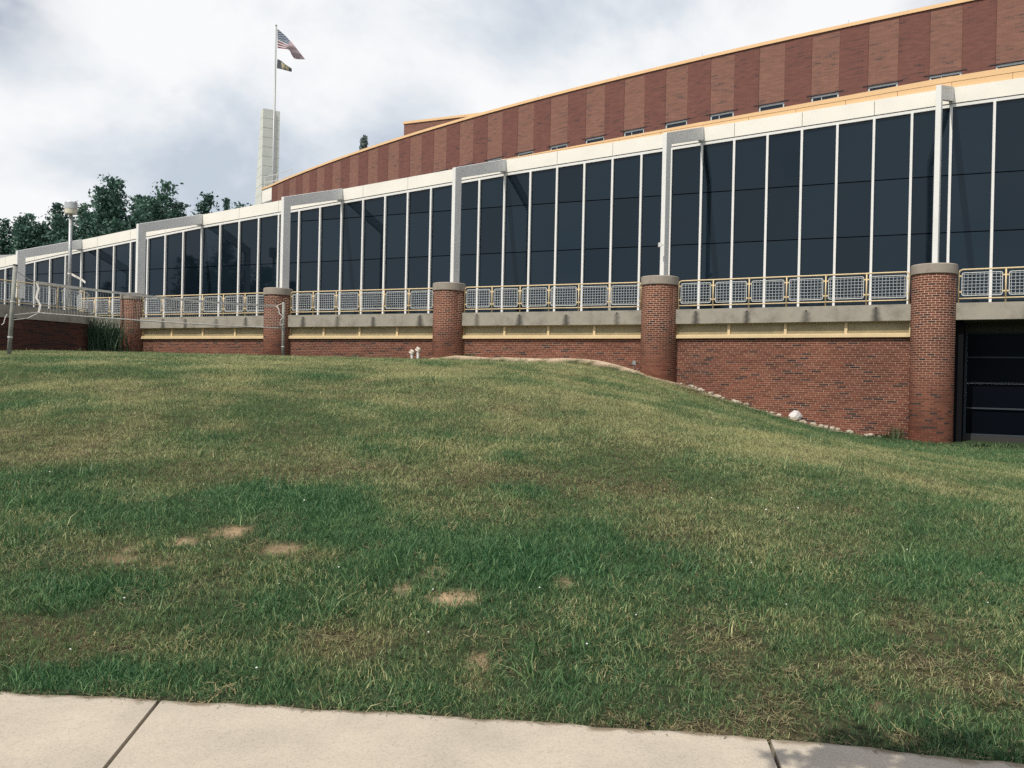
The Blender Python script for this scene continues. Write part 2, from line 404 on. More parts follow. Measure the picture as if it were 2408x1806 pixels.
# ------------------------------------------------------------------ lawn, ground, pavement
def ell(lst):
    out = []
    for (x, y, rx, ry, k) in lst:
        p = hit_ground(x, y); Yd = p.y
        q0 = hit_ground(x, y + ry); q1 = hit_ground(x, max(y - ry, 790))
        out.append((p.x, (q0.y + q1.y) / 2, rx * Yd / 1856, max(0.1, (q1.y - q0.y) / 2), k))
    return out
LUSH = ell([(250, 1475, 420, 45, 0.95), (840, 1515, 260, 35, 0.7), (640, 1090, 210, 50, 0.95), (860, 1170, 55, 80, 0.85), (1190, 1232, 290, 50, 1.0), (1110, 1065, 100, 22, 0.85),
            (190, 1290, 250, 55, 0.9), (340, 1125, 140, 35, 0.75), (1780, 1310, 140, 30, 0.55), (1880, 1385, 110, 35, 0.5), (500, 1330, 260, 60, 0.55),
            (1200, 1530, 120, 35, 0.55), (1450, 1520, 130, 40, 0.5), (1330, 1180, 120, 25, 0.5), (720, 1160, 140, 30, 0.8), (1100, 1370, 300, 60, 0.45)])
DRY = ell([(1350, 915, 170, 50, 0.75), (1150, 880, 330, 45, 0.5), (560, 1020, 200, 30, 0.5), (760, 1395, 110, 40, 0.95), (1020, 1485, 40, 40, 0.6), (1560, 1390, 130, 50, 0.6),
           (1900, 1450, 210, 40, 0.65), (2150, 1490, 90, 40, 0.85), (1950, 1610, 60, 18, 0.9), (960, 1090, 160, 45, 0.55), (640, 1200, 110, 22, 0.7),
           (1450, 1130, 200, 60, 0.5), (1700, 1180, 200, 50, 0.4), (150, 950, 260, 40, 0.45), (330, 1210, 110, 18, 0.6), (2000, 1050, 160, 30, 0.5)])
BARE = ell([(500, 1148, 50, 15, 1), (395, 1171, 30, 10, 1), (286, 1184, 14, 6, .8), (345, 1222, 28, 10, .8), (985, 1297, 55, 14, 1), (935, 1236, 20, 9, .8),
            (1030, 1436, 22, 9, .9), (1897, 1535, 20, 11, 1), (610, 1186, 34, 8, .6), (1215, 1262, 20, 9, .6), (870, 1275, 18, 9, .6), (250, 1212, 60, 9, .4)])
def emask(x, y, lst, seed, rough=0.5):
    m = np.zeros_like(x)
    nz = (fbm(x, y, 2.6, seed, 5) - 0.5) * 3.2 * rough
    for (cx, cy, rx, ry, k) in lst:
        d = np.sqrt(((x - cx) / rx) ** 2 + ((y - cy) / ry) ** 2) + nz
        m = np.maximum(m, k * sstep((1.35 - d) / 0.9))
    return m
def lawn_maps(x, y):
    dn = fbm(x, y, 0.55, 3, 4); dn2 = fbm(x, y, 1.9, 9, 3)
    near = sstep((11.0 - y) / 4.5)
    dry = np.clip(0.54 - 0.50 * near + (dn - 0.5) * (2.2 - 0.9 * near) + (dn2 - 0.5) * (1.5 - 0.3 * near), 0, 1)
    lush = np.clip((fbm(x, y, 0.8, 21, 4) - 0.46) * 3.6 + 0.62 * near, 0, 1) * 0.75
    L_ = emask(x, y, LUSH, 31); D_ = emask(x, y, DRY, 33)
    dry = np.clip(np.maximum(dry * (1 - L_ * 0.9), D_ * (0.95 - 0.30 * near)), 0, 1)
    lush = np.clip(np.maximum(lush * (1 - D_), L_), 0, 1)
    wall = np.interp(x, C_POLY_X, C_POLY_Y) - y             # metres in front of the column line
    hollow = sstep((x - 5.2) / 2.5) * sstep((10.5 - wall) / 4.5)
    lush = np.maximum(lush, 0.75 * hollow); dry = dry * (1 - 0.8 * hollow)
    strip = sstep((3.2 - wall) / 1.5) * sstep((-x + 2) / 3.0)
    lush = np.maximum(lush, 0.55 * strip); dry = dry * (1 - 0.6 * strip)
    bare = np.clip(emask(x, y, BARE, 37, 0.45) * (0.55 + 1.0 * fbm(x, y, 9.0, 61, 3)), 0, 1)
    sand = sstep((0.95 + 0.5 * (fbm(x, y, 1.3, 77, 2) - 0.5) - wall) / 0.25) * sstep((x + 4.2) / 1.2) * sstep((6.0 - x) / 1.5)
    sand = np.maximum(sand, 0.7 * sstep((0.7 - wall) / 0.3) * sstep((x - 4.5) / 1) * sstep((11.0 - x) / 1))
    edge = sstep((0.09 - (y - edge_y(x))) / 0.08)
    return dry, lush, bare, sand, edge, wall

NR, NC = 230, 250
ys = 2.9 * (47 / 2.9) ** np.linspace(0, 1, NR)
ss = np.linspace(-1.45, 1.45, NC)
Yg = np.repeat(ys[:, None], NC, 1); Xg = ss[None, :] * (Yg * 0.62 + 1.6)
xf, yf = Xg.ravel(), Yg.ravel()
zf = ground_z(xf, yf)
dry, lush, bare, sand, edge, wall = lawn_maps(xf, yf)
zf = zf - 0.02 * bare
on_walk = yf < edge_y(xf)
zf = np.where(on_walk, -0.06, zf)
idx = np.arange(NR * NC).reshape(NR, NC)
quads = np.stack([idx[:-1, :-1], idx[:-1, 1:], idx[1:, 1:], idx[1:, :-1]], -1).reshape(-1, 4)
def lawn_mat():
    m = mat('lawn_soil', (0.1, 0.1, 0.05), 0.95, 0.1)
    t = m.node_tree; p = t.nodes['Principled BSDF']
    A = lambda n_: N(t, 'ShaderNodeAttribute', attribute_name=n_).outputs['Fac']
    g = N(t, 'ShaderNodeNewGeometry')
    n = N(t, 'ShaderNodeTexNoise', Scale=14.0, Detail=6.0, Roughness=0.7); t.links.new(g.outputs['Position'], n.inputs['Vector'])
    thatch = ramp(t, [(0.3, (0.022, 0.022, 0.014)), (0.7, (0.110, 0.092, 0.052))]); t.links.new(n.outputs[0], thatch.inputs[0])
    green = ramp(t, [(0.3, (0.010, 0.028, 0.013)), (0.7, (0.035, 0.075, 0.032))]); t.links.new(n.outputs[0], green.inputs[0])
    soil = ramp(t, [(0.3, (0.25, 0.175, 0.11)), (0.7, (0.46, 0.34, 0.22))]); t.links.new(n.outputs[0], soil.inputs[0])
    sandc = ramp(t, [(0.3, (0.40, 0.31, 0.22)), (0.7, (0.62, 0.50, 0.37))]); t.links.new(n.outputs[0], sandc.inputs[0])
    cur = thatch.outputs[0]
    for fac, c in ((A('lush'), green.outputs[0]), (A('bare'), soil.outputs[0]), (A('sand'), sandc.outputs[0])):
        mx = N(t, 'ShaderNodeMix', data_type='RGBA'); t.links.new(fac, mx.inputs[0]); t.links.new(cur, mx.inputs[6]); t.links.new(c, mx.inputs[7]); cur = mx.outputs[2]
    mx = N(t, 'ShaderNodeMix', data_type='RGBA'); t.links.new(math_(t, 'MULTIPLY', A('edge'), 0.85), mx.inputs[0]); t.links.new(cur, mx.inputs[6]); mx.inputs[7].default_value = (0.045, 0.035, 0.026, 1)
    t.links.new(mx.outputs[2], p.inputs['Base Color'])
    b = N(t, 'ShaderNodeBump', Strength=0.8, Distance=0.04); t.links.new(n.outputs[0], b.inputs['Height']); t.links.new(b.outputs[0], p.inputs['Normal'])
    return m
M_LAWN = lawn_mat()
lawn_me = bpy.data.meshes.new('lawn')
lawn_me.from_pydata(np.stack([xf, yf, zf], -1).tolist(), [], quads.tolist())
lawn_me.materials.append(M_LAWN)
lawn_me.polygons.foreach_set('use_smooth', [True] * len(lawn_me.polygons))
for nme, v in (('lush', lush), ('dry', dry), ('bare', bare), ('sand', sand), ('edge', edge)): attr(lawn_me, nme, v)
lawn = link('lawn', lawn_me); lawn['kind'] = 'structure'

# wide ground sheet under and around the lawn, out to the horizon
q = np.linspace(-1, 1, 61); gx = 2400 * np.sign(q) * np.abs(q) ** 3.2
GX, GY = np.meshgrid(gx, gx + 20, indexing='xy')
GZ = ground_z(GX.ravel(), GY.ravel()) - 0.25
gi = np.arange(61 * 61).reshape(61, 61)
gq = np.stack([gi[:-1, :-1], gi[:-1, 1:], gi[1:, 1:], gi[1:, :-1]], -1).reshape(-1, 4)
gme = bpy.data.meshes.new('ground')
gme.from_pydata(np.stack([GX.ravel(), GY.ravel(), GZ], -1).tolist(), [], gq.tolist())
gme.materials.append(mat('rough_turf', (0.085, 0.10, 0.045), 0.95, 0.1, noise=0.4, nscale=0.4))
ground = link('ground', gme); ground['kind'] = 'structure'

# pavement slabs
def pave_mat():
    m = mat('pavement_concrete', (0.55, 0.47, 0.37), 0.9, 0.15)
    t = m.node_tree; p = t.nodes['Principled BSDF']
    g = N(t, 'ShaderNodeNewGeometry')
    n = N(t, 'ShaderNodeTexNoise', Scale=2.2, Detail=6.0, Roughness=0.6); t.links.new(g.outputs['Position'], n.inputs['Vector'])
    n2 = N(t, 'ShaderNodeTexNoise', Scale=90.0, Detail=4.0, Roughness=0.7); t.links.new(g.outputs['Position'], n2.inputs['Vector'])
    r = ramp(t, [(0.3, (0.385, 0.345, 0.285)), (0.5, (0.44, 0.39, 0.322)), (0.7, (0.48, 0.425, 0.345))]); t.links.new(n.outputs[0], r.inputs[0])
    r2 = ramp(t, [(0.28, 0.66), (0.45, 0.96), (0.75, 1.10)]); t.links.new(n2.outputs[0], r2.inputs[0])
    mx = N(t, 'ShaderNodeMix', data_type='RGBA', blend_type='MULTIPLY'); mx.inputs[0].default_value = 1
    t.links.new(r.outputs[0], mx.inputs[6]); t.links.new(r2.outputs[0], mx.inputs[7])
    # soil creeping over the lawn side of the slab
    a = N(t, 'ShaderNodeAttribute', attribute_name='stain')
    n3 = N(t, 'ShaderNodeTexNoise', Scale=7.0, Detail=5.0); t.links.new(g.outputs['Position'], n3.inputs['Vector'])
    sf = mapr(t, math_(t, 'ADD', a.outputs['Fac'], math_(t, 'MULTIPLY', math_(t, 'SUBTRACT', n3.outputs[0], 0.5), 1.3)), 0.62, 1.05)
    mx2 = N(t, 'ShaderNodeMix', data_type='RGBA'); t.links.new(sf, mx2.inputs[0]); t.links.new(mx.outputs[2], mx2.inputs[6]); mx2.inputs[7].default_value = (0.20, 0.165, 0.115, 1)
    t.links.new(mx2.outputs[2], p.inputs['Base Color'])
    b = N(t, 'ShaderNodeBump', Strength=0.25, Distance=0.004); t.links.new(n2.outputs[0], b.inputs['Height']); t.links.new(b.outputs[0], p.inputs['Normal'])
    return m
M_PAVE = pave_mat()
walk_mb = MB()
walk_mb.add([(-9, 0.9, -0.045), (9, 0.9, -0.045), (9, 1.5, -0.045), (-9, 4.4, -0.045)], [(0, 1, 2, 3)])
walk = setting('pavement', walk_mb, mat('joint_filler', (0.05, 0.045, 0.04), 0.95))
joints = [(-7.5, -7.4), (-4.55, -4.45), (-1.676, -1.60), (1.227, 1.13), (4.1, 3.9), (6.9, 6.6)]
def jx(j, y): a, b = joints[j]; return a + (b - a) * (4.1 - y) / 0.7
for j in range(len(joints) - 1):
    g0 = 0.007 + 0.004 * random.random()
    cols = 26; rows = [0.0, 0.12, 0.3, 0.6, 0.8, 0.9, 0.95, 0.985, 1.0]
    vs, st = [], []
    for i in range(cols + 1):
        f = i / cols
        xe = jx(j, 4.0) * (1 - f) + jx(j + 1, 4.0) * f
        ye = float(edge_y(xe)) - 0.012 + 0.010 * math.sin(xe * 9) + 0.008 * math.sin(xe * 23 + 1)
        for r_ in rows:
            y = 1.0 + (ye - 1.0) * r_
            x = (jx(j, y) + g0) * (1 - f) + (jx(j + 1, y) - g0) * f
            rim = min(f, 1 - f) < 0.001 or r_ > 0.999
            vs.append((x, y, 0.016 if not rim else 0.010)); st.append(max(0, 1 - (ye - y) / 0.17))
    k = len(rows)
    fs = [(i * k + r_, (i + 1) * k + r_, (i + 1) * k + r_ + 1, i * k + r_ + 1) for i in range(cols) for r_ in range(k - 1)]
    n0 = len(vs)
    loop = [i * k for i in range(cols + 1)] + [cols * k + r_ for r_ in range(1, k)] + [i * k + k - 1 for i in reversed(range(cols))] + [r_ for r_ in reversed(range(1, k - 1))]
    for a in loop: vs.append((vs[a][0], vs[a][1], -0.10)); st.append(1.0)
    for i in range(len(loop)):
        i2 = (i + 1) % len(loop); fs.append((loop[i2], loop[i], n0 + i, n0 + i2))
    me = bpy.data.meshes.new('paving_slab'); me.from_pydata(vs, [], fs); me.materials.append(M_PAVE); attr(me, 'stain', st); me.update()
    link('paving_slab', me, walk)

# ------------------------------------------------------------------ bricks
def brick_mesh(l, h, d, tone, curved=None, material=None):
    b = MB()
    if curved is None: b.box(-l / 2, l / 2, 0, d, -h / 2, h / 2)
    else:
        R, a = curved; k = 4; vs = []; fs = []
        for i in range(k + 1):
            t = -a / 2 + a * i / k
            for r in (R, R - d):
                for z in (-h / 2, h / 2): vs.append((r * math.cos(t), r * math.sin(t), z))
        for i in range(k):
            o = i * 4; p = o + 4
            fs += [(o, p, p + 1, o + 1), (o + 1, p + 1, p + 3, o + 3), (o, o + 2, p + 2, p)]
        fs += [(0, 1, 3, 2), (4 * k, 4 * k + 2, 4 * k + 3, 4 * k + 1)]
        b.add(vs, fs)
    me = b.mesh('brick', material or M_BRICK)
    attr(me, 'tone', [tone] * len(me.vertices))
    return me
def tone():
    r = random.random()
    return random.uniform(0.0, 0.12) if r < 0.085 else random.uniform(0.22, 0.9)
TONES = [0.02, 0.09] + [0.24 + 0.68 * i / 11 for i in range(12)]
BL, BH, COURSE, BMOD = 0.291, 0.054, 0.068, 0.304
WALLBRICKS = [brick_mesh(BL, BH, 0.07, t) for t in TONES]
def pick():
    return random.choice((0, 1)) if random.random() < 0.085 else random.randrange(2, 14)
def join_bricks(name, items, parent, mats=M_BRICK):
    """items: (mesh, matrix, ) -> one joined part"""
    vs, fs, tn = [], [], []
    for me, mtx, t in items:
        o = len(vs)
        for v in me.vertices: vs.append(tuple(mtx @ v.co)); tn.append(t)
        for p in me.polygons: fs.append(tuple(i + o for i in p.vertices))
    me = bpy.data.meshes.new(name); me.from_pydata(vs, [], fs); me.materials.append(mats); attr(me, 'tone', tn); me.update()
    o = link(name, me, parent); o['kind'] = 'stuff'
    return o
def lay_wall(parent, x0, x1, ztop, zbot_fn, face_y, nmax):
    """running bond on the local plane y = face_y, bricks facing -y; the largest nmax as parts"""
    cand = []
    row = 0; z = ztop - COURSE / 2
    while True:
        zmin = min(zbot_fn(x0), zbot_fn((x0 + x1) / 2), zbot_fn(x1))
        if z < zmin - 0.1: break
        off = (0.0, 0.5, 0.25, 0.75)[row % 4] * BMOD
        n = int((x1 - x0) / BMOD) + 2
        for i in range(-1, n):
            a = x0 + off + i * BMOD; b = a + BL
            a2, b2 = max(a, x0), min(b, x1)
            if b2 - a2 < 0.05: continue
            cx = (a2 + b2) / 2
            if z < zbot_fn(cx) - 0.08: continue
            cand.append((cx, z, (b2 - a2) / BL))
        z -= COURSE; row += 1
    cand.sort(key=lambda c: (c[2] < 0.99, -c[0] if c[1] > zbot_fn(c[0]) + 0.05 else 1e3))
    rest = []
    for k, (cx, z, sc) in enumerate(cand):
        i = pick(); jit = random.uniform(-0.003, 0.001)
        if k < nmax and sc > 0.99:
            o = bpy.data.objects.new('brick', WALLBRICKS[i]); COL.objects.link(o); o.parent = parent; o.location = (cx, face_y + jit, z)
        else:
            rest.append((WALLBRICKS[i], Matrix.Translation((cx, face_y + jit, z)) @ Matrix.Diagonal((sc, 1, 1, 1)), TONES[i]))
    if rest: join_bricks('brick_courses', rest, parent)

# ------------------------------------------------------------------ terrace walls, one per bay
BAYNAME = {0: ('far left, beside the tall ornamental grass', 'first and the corner'), 1: ('first and second', ''), 2: ('second and third', ''), 3: ('third and fourth', ''), 4: ('fourth and fifth', '')}
def frame(i, j=None):
    a = Vector(C[i]); b = Vector(C[i + 1]); d = b - a
    return a, d.length, math.atan2(d.y, d.x)
def to_world(a, rot, x, y): return (a.x + x * math.cos(rot) - y * math.sin(rot), a.y + x * math.sin(rot) + y * math.cos(rot))
WALL_LABEL = {1: 'low red brick wall with yellow ledge between the first and second round columns, behind the right net pole',
              2: 'low red brick wall with yellow ledge between second and third columns, two small floodlights before it',
              3: 'red brick wall with yellow ledge between third and fourth columns, sandy strip along its foot',
              4: 'tallest red brick wall, between fourth and fifth columns, stones and white rock at its foot'}
for i in (1, 2, 3, 4):
    a, Ln, rot = frame(i)
    t = thing('brick_wall', WALL_LABEL[i], 'wall', (a.x, a.y, 0), rot, 'brick walls between the round columns')
    x0, x1 = RAD[i] - 0.06, Ln - RAD[i + 1] + 0.06
    zb = lambda x, a=a, rot=rot: gz(*to_world(a, rot, x, 0.10))
    base = min(zb(x0), zb(x1)) - 0.5
    b = MB(); b.box(x0, x1, 0.1045, 0.60, base, Z_SILL0); obj('mortar', b, M_MORTAR, t)
    lay_wall(t, x0 + 0.01, x1 - 0.01, Z_SILL0 - 0.004, zb, 0.10, {1: 150, 2: 200, 3: 300, 4: 300}[i])
    xs0, xs1 = RAD[i] - 0.07, Ln - RAD[i + 1] + 0.02
    b = MB(); b.box(xs0, xs1, 0.0, 0.50, Z_SILL0 + 0.003, Z_SILL1 - 0.035); b.box(xs0 + 0.02, xs1 - 0.02, 0.03, 0.50, Z_SILL1 - 0.033, Z_SILL1); obj('ledge', b, M_YEL, t)
    xp = [xs0 + 0.02 + (xs1 - xs0 - 0.04) * k / 4 for k in range(5)]
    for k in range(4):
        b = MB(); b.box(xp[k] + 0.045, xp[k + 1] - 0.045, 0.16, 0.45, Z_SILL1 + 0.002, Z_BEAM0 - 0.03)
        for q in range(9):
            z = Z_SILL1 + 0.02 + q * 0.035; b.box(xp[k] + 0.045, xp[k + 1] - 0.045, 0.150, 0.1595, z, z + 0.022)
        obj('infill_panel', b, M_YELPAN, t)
    for k in range(5):
        b = MB(); b.box(xp[k] - 0.043, xp[k] + 0.043, 0.10, 0.46, Z_SILL1 + 0.002, Z_BEAM0 - 0.03); obj('divider', b, M_YEL, t)
    b = MB(); b.box(xs0, xs1, 0.08, 0.52, Z_BEAM0 - 0.028, Z_BEAM0 - 0.002); obj('head_strip', b, M_YEL, t)

# ------------------------------------------------------------------ terrace: deck and edge beams
terr = thing('terrace', 'long raised concrete terrace with weep stained edge beam running in front of the glass hall', 'terrace', (0, 0, 0))
ipts = [C[i] for i in range(0, 7)]
b = MB()
for i in range(0, 6):
    a, Ln, rot = frame(i)
    p0 = to_world(a, rot, 0, 0.25); p1 = to_world(a, rot, Ln, 0.25)
    g0 = (G[i][0] - 0.3 * 0.4, G[i][1] + 0.4); g1 = (G[i + 1][0], G[i + 1][1] + 0.4)
    b.hexa([(*p0, Z_BEAM1 - 0.28), (*p1, Z_BEAM1 - 0.28), (*g1, Z_BEAM1 - 0.28), (*g0, Z_BEAM1 - 0.28),
            (*p0, Z_BEAM1 - 0.02), (*p1, Z_BEAM1 - 0.02), (*g1, Z_BEAM1 - 0.02), (*g0, Z_BEAM1 - 0.02)])
obj('deck_slab', b, M_CONC, terr)
WEEP = {1: (0.20, 0.38, 0.62, 0.84), 2: (0.12, 0.36, 0.60, 0.90), 3: (0.10, 0.345, 0.60, 0.865), 4: (0.105, 0.335, 0.585, 0.86), 5: (0.26, 0.6), 0: (0.3,)}
for i in range(0, 6):
    a, Ln, rot = frame(i)
    x0, x1 = RAD[i] - 0.08, Ln - RAD[i + 1] + 0.08
    nx, nz = 150, 14
    vs, st, fs = [], [], []
    for ix in range(nx + 1):
        for iz in range(nz + 1):
            x = x0 + (x1 - x0) * ix / nx; fz = iz / nz
            s = 0.0
            for k, wv in enumerate(WEEP[i]):
                cx = x0 + (x1 - x0) * wv
                top = 0.86 - 0.1 * ((k * 7 + i * 3) % 3) / 2
                if fz < top:
                    wd = 0.09 + 0.10 * (1 - fz / top) * ((k * 5 + i) % 3 + 1) / 3
                    wob = 0.012 * math.sin(fz * 17 + k)
                    s = max(s, max(0, 1 - abs(x - cx + wob) / (wd + 0.03)) ** 0.8 * (0.95 if (k + i) % 3 else 0.7) * min(1, (top - fz) * 6 + 0.25))
            vs.append((x, -0.05, Z_BEAM0 + (Z_BEAM1 - Z_BEAM0) * fz)); st.append(min(1, s))
    k = nz + 1
    fs = [(ix * k + iz, (ix + 1) * k + iz, (ix + 1) * k + iz + 1, ix * k + iz + 1) for ix in range(nx) for iz in range(nz)]
    o = len(vs)
    vs += [(x0, -0.05, Z_BEAM0), (x1, -0.05, Z_BEAM0), (x1, 0.33, Z_BEAM0), (x0, 0.33, Z_BEAM0), (x0, -0.05, Z_BEAM1), (x1, -0.05, Z_BEAM1), (x1, 0.33, Z_BEAM1), (x0, 0.33, Z_BEAM1)]
    st += [0] * 8
    fs += [(o, o + 3, o + 2, o + 1), (o + 4, o + 5, o + 6, o + 7), (o + 1, o + 2, o + 6, o + 5), (o + 2, o + 3, o + 7, o + 6), (o + 3, o, o + 4, o + 7)]
    me = bpy.data.meshes.new('edge_beam'); me.from_pydata(vs, [], fs); me.materials.append(M_CONC); attr(me, 'stain', st); me.update()
    link('edge_beam', me, terr, (a.x, a.y, 0), rot)
    for k_, wv in enumerate(WEEP[i]):                       # weep holes
        cx = x0 + (x1 - x0) * wv; top = Z_BEAM0 + (Z_BEAM1 - Z_BEAM0) * (0.86 - 0.1 * ((k_ * 7 + i * 3) % 3) / 2)
        b = MB(); b.tube([(cx, -0.062, top - 0.02), (cx, -0.0505, top - 0.02)], 0.022, 8)
        o = obj('weep_hole', b, M_DARK, terr, loc=(a.x, a.y, 0), rotz=rot)

# ------------------------------------------------------------------ round brick columns
COL_LABEL = {1: 'leftmost round brick column, beside the tall ornamental grass', 2: 'second round brick column from the left, right net pole in front of it',
             3: 'third round brick column from the left, just right of the two small floodlights', 4: 'fourth round brick column from the left, where the lawn starts to drop',
             5: 'tallest round brick column at the right, beside the dark glazed recess'}
Z_CAP = E + 3.70
for i in (1, 2, 3, 4, 5):
    R = RAD[i]; cx, cy = C[i]
    t = thing('brick_column', COL_LABEL[i], 'column', (cx, cy, 0), 0, 'round brick columns along the terrace')
    zg = min(gz(cx + R, cy - R), gz(cx, cy - R), gz(cx - R, cy - R))
    z0 = zg - 0.3; z1 = Z_CAP - 0.30
    b = MB(); b.lathe([(R - 0.003, z0), (R - 0.003, z1)], 96); obj('mortar_core', b, M_MORTAR, t, True)
    b = MB(); b.lathe([(R + 0.012, z1 + 0.001), (R + 0.035, z1 + 0.02), (R + 0.035, Z_CAP - 0.025), (R + 0.012, Z_CAP), (0.02, Z_CAP + 0.004)], 48); obj('cap', b, M_CAP, t)
    n = round(2 * math.pi * R / 0.212); da = 2 * math.pi / n; a_b = da - 0.014 / R
    VAR = [brick_mesh(0, BH, 0.06, tt, (R, a_b)) for tt in TONES]
    facing = math.atan2(-cy, -cx)
    cand = []; z = z1 - COURSE / 2; row = 0
    while z > zg - 0.15:
        for k in range(n):
            th = k * da + (0.5 * da if row % 2 else 0) + 0.02 * math.sin(row)
            cand.append((abs((th - facing + math.pi) % (2 * math.pi) - math.pi), th, z))
        z -= COURSE; row += 1
    cand.sort(key=lambda c: c[0])
    rest = []; nm = {1: 100, 2: 140, 3: 200, 4: 260, 5: 300}[i]
    for k, (f, th, z) in enumerate(cand):
        j = pick(); mtx = Matrix.Rotation(th, 4, 'Z')
        if k < nm:
            o = bpy.data.objects.new('brick', VAR[j]); COL.objects.link(o); o.parent = t; o.location = (0, 0, z); o.rotation_euler = (0, 0, th)
        else: rest.append((VAR[j], Matrix.Translation((0, 0, z)) @ mtx, TONES[j]))
    join_bricks('brick_courses', rest, t)

# ------------------------------------------------------------------ glass hall
hall = thing('glass_hall', 'long dark glazed hall under a sloping cream fascia with white portal frames on its front', 'building', (0, 0, 0))
ZD = Z_BEAM1 - 0.02
JOINT = (E + 5.46, E + 7.42)
for t_ in range(-1, 6):
    a = Vector(G[t_]); bb = Vector(G[t_ + 1]); d = bb - a; Ln = d.length; rot = math.atan2(d.y, d.x); pw = Ln / 7
    top = lambda x: E + HF[t_] + (HF[t_ + 1] - HF[t_]) * x / Ln
    loc = (a.x, a.y, 0)
    b = MB(); b.prism([(0, ZD), (Ln, ZD), (Ln, top(Ln) - 0.6), (0, top(0) - 0.6)], 0.10, 0.16); obj('glazing_back', b, M_DARK, hall, loc=loc, rotz=rot)
    for k in range(7):
        xa, xb = k * pw + 0.012, (k + 1) * pw - 0.012
        za, zb_ = top(xa) - 0.60, top(xb) - 0.60
        levels = [ZD + 0.03] + [j for j in JOINT if j < min(za, zb_) - 0.35]
        for q, lo in enumerate(levels):
            hi = levels[q + 1] - 0.035 if q + 1 < len(levels) else None
            b = MB(); b.prism([(xa, lo), (xb, lo), (xb, hi or zb_), (xa, hi or za)], 0.03, 0.055)
            obj('pane', b, M_GLASS, hall, loc=loc, rotz=rot)
        b = MB(); x = k * pw; b.box(x - 0.040, x + 0.040, -0.07, 0.028, ZD, top(x) - 0.665); obj('mullion', b, M_WHITE, hall, loc=loc, rotz=rot)
    b = MB(); b.prism([(0, top(0) - 0.66), (Ln, top(Ln) - 0.66), (Ln, top(Ln) - 0.56), (0, top(0) - 0.56)], -0.05, 0.12); obj('head_rail', b, M_WHITE, hall, loc=loc, rotz=rot)
    b = MB(); b.prism([(0, top(0) - 0.555), (Ln, top(Ln) - 0.555), (Ln, top(Ln) - 0.02), (0, top(0) - 0.02)], 0.0, 0.14); obj('fascia_backing', b, M_GROOVE, hall, loc=loc, rotz=rot)
    cuts = [x for x in range(0, 8) if (x + 7 * (t_ + 1)) % 2 == 0 or x in (0, 7)]
    for x0_, x1_ in zip(cuts[:-1], cuts[1:]):
        g0 = 0.008 if (x0_ + 7 * (t_ + 1)) % 2 == 0 else 0.0
        g1 = 0.008 if (x1_ + 7 * (t_ + 1)) % 2 == 0 else 0.0
        xa, xb = x0_ * pw + g0, x1_ * pw - g1
        b = MB(); b.prism([(xa, top(xa) - 0.535), (xb, top(xb) - 0.535), (xb, top(xb)), (xa, top(xa))], -0.075, -0.003); obj('fascia_panel', b, M_FASCIA, hall, loc=loc, rotz=rot)
    # yellow roof edge rising behind the fascia towards the right
    hh = lambda x: max(0.0, 0.175 * (t_ + x / Ln - 2.62))
    if t_ >= 2:
        xs = [0 if t_ > 2 else Ln * 0.64] + [k * Ln / 5 for k in range(1 if t_ > 2 else 4, 6)]
        for xa, xb in zip(xs[:-1], xs[1:]):
            b = MB(); b.prism([(xa + 0.006, top(xa) - 0.1), (xb - 0.006, top(xb) - 0.1), (xb - 0.006, top(xb) + hh(xb) * 0.55), (xa + 0.006, top(xa) + hh(xa) * 0.55)], 0.03, 0.08)
            obj('roof_edge_panel', b, M_COPE, hall, loc=loc, rotz=rot)
        xa, xb = xs[0], Ln
        b = MB(); b.prism([(xa, top(xa) - 0.1), (xb, top(xb) - 0.1), (xb, top(xb) + hh(xb)), (xa, top(xa) + hh(xa))], 0.10, 0.2); b.prism([(xa, top(xa) + hh(xa) * 0.55 + 0.004), (xb, top(xb) + hh(xb) * 0.55 + 0.004), (xb, top(xb) + hh(xb) + 0.01), (xa, top(xa) + hh(xa) + 0.002)], 0.018, 0.099)
        obj('roof_edge_cap', b, M_COPE, hall, loc=loc, rotz=rot)

# portal frames standing on the columns and tied back to the fascia
for i in range(0, 6):
    a = Vector(C[i]); g = Vector(G[i]); d = g - a; D = d.length; rot = math.atan2(d.y, d.x)
    s0, s1, dp = 0.14, D - 0.08, 0.46
    zt0 = E + HLEG[i]; zt1 = E + HF[i] + 0.03; sl = (zt1 - zt0) / (s1 - s0)
    poly = [(s0, Z_CAP + 0.004), (s0 + 0.43, Z_CAP + 0.004), (s0 + 0.43, zt0 + sl * 0.43 - 0.44), (s1, zt1 - 0.50), (s1, zt1), (s0, zt0)]
    b = MB(); b.prism(poly, -0.075, 0.075)
    fr = obj('portal_frame', b, M_WHITE, hall, loc=(a.x, a.y, 0), rotz=rot)
    bm = bmesh.new(); bm.from_mesh(fr.data); bmesh.ops.bevel(bm, geom=bm.edges[:], offset=0.008, segments=1, affect='EDGES'); bm.to_mesh(fr.data); bm.free()
    b = MB(); b.box(s1 - 0.26, s1 - 0.01, -0.05, 0.05, zt1 - 0.60, zt1 - 0.508); obj('bracket', b, M_STEEL, fr)

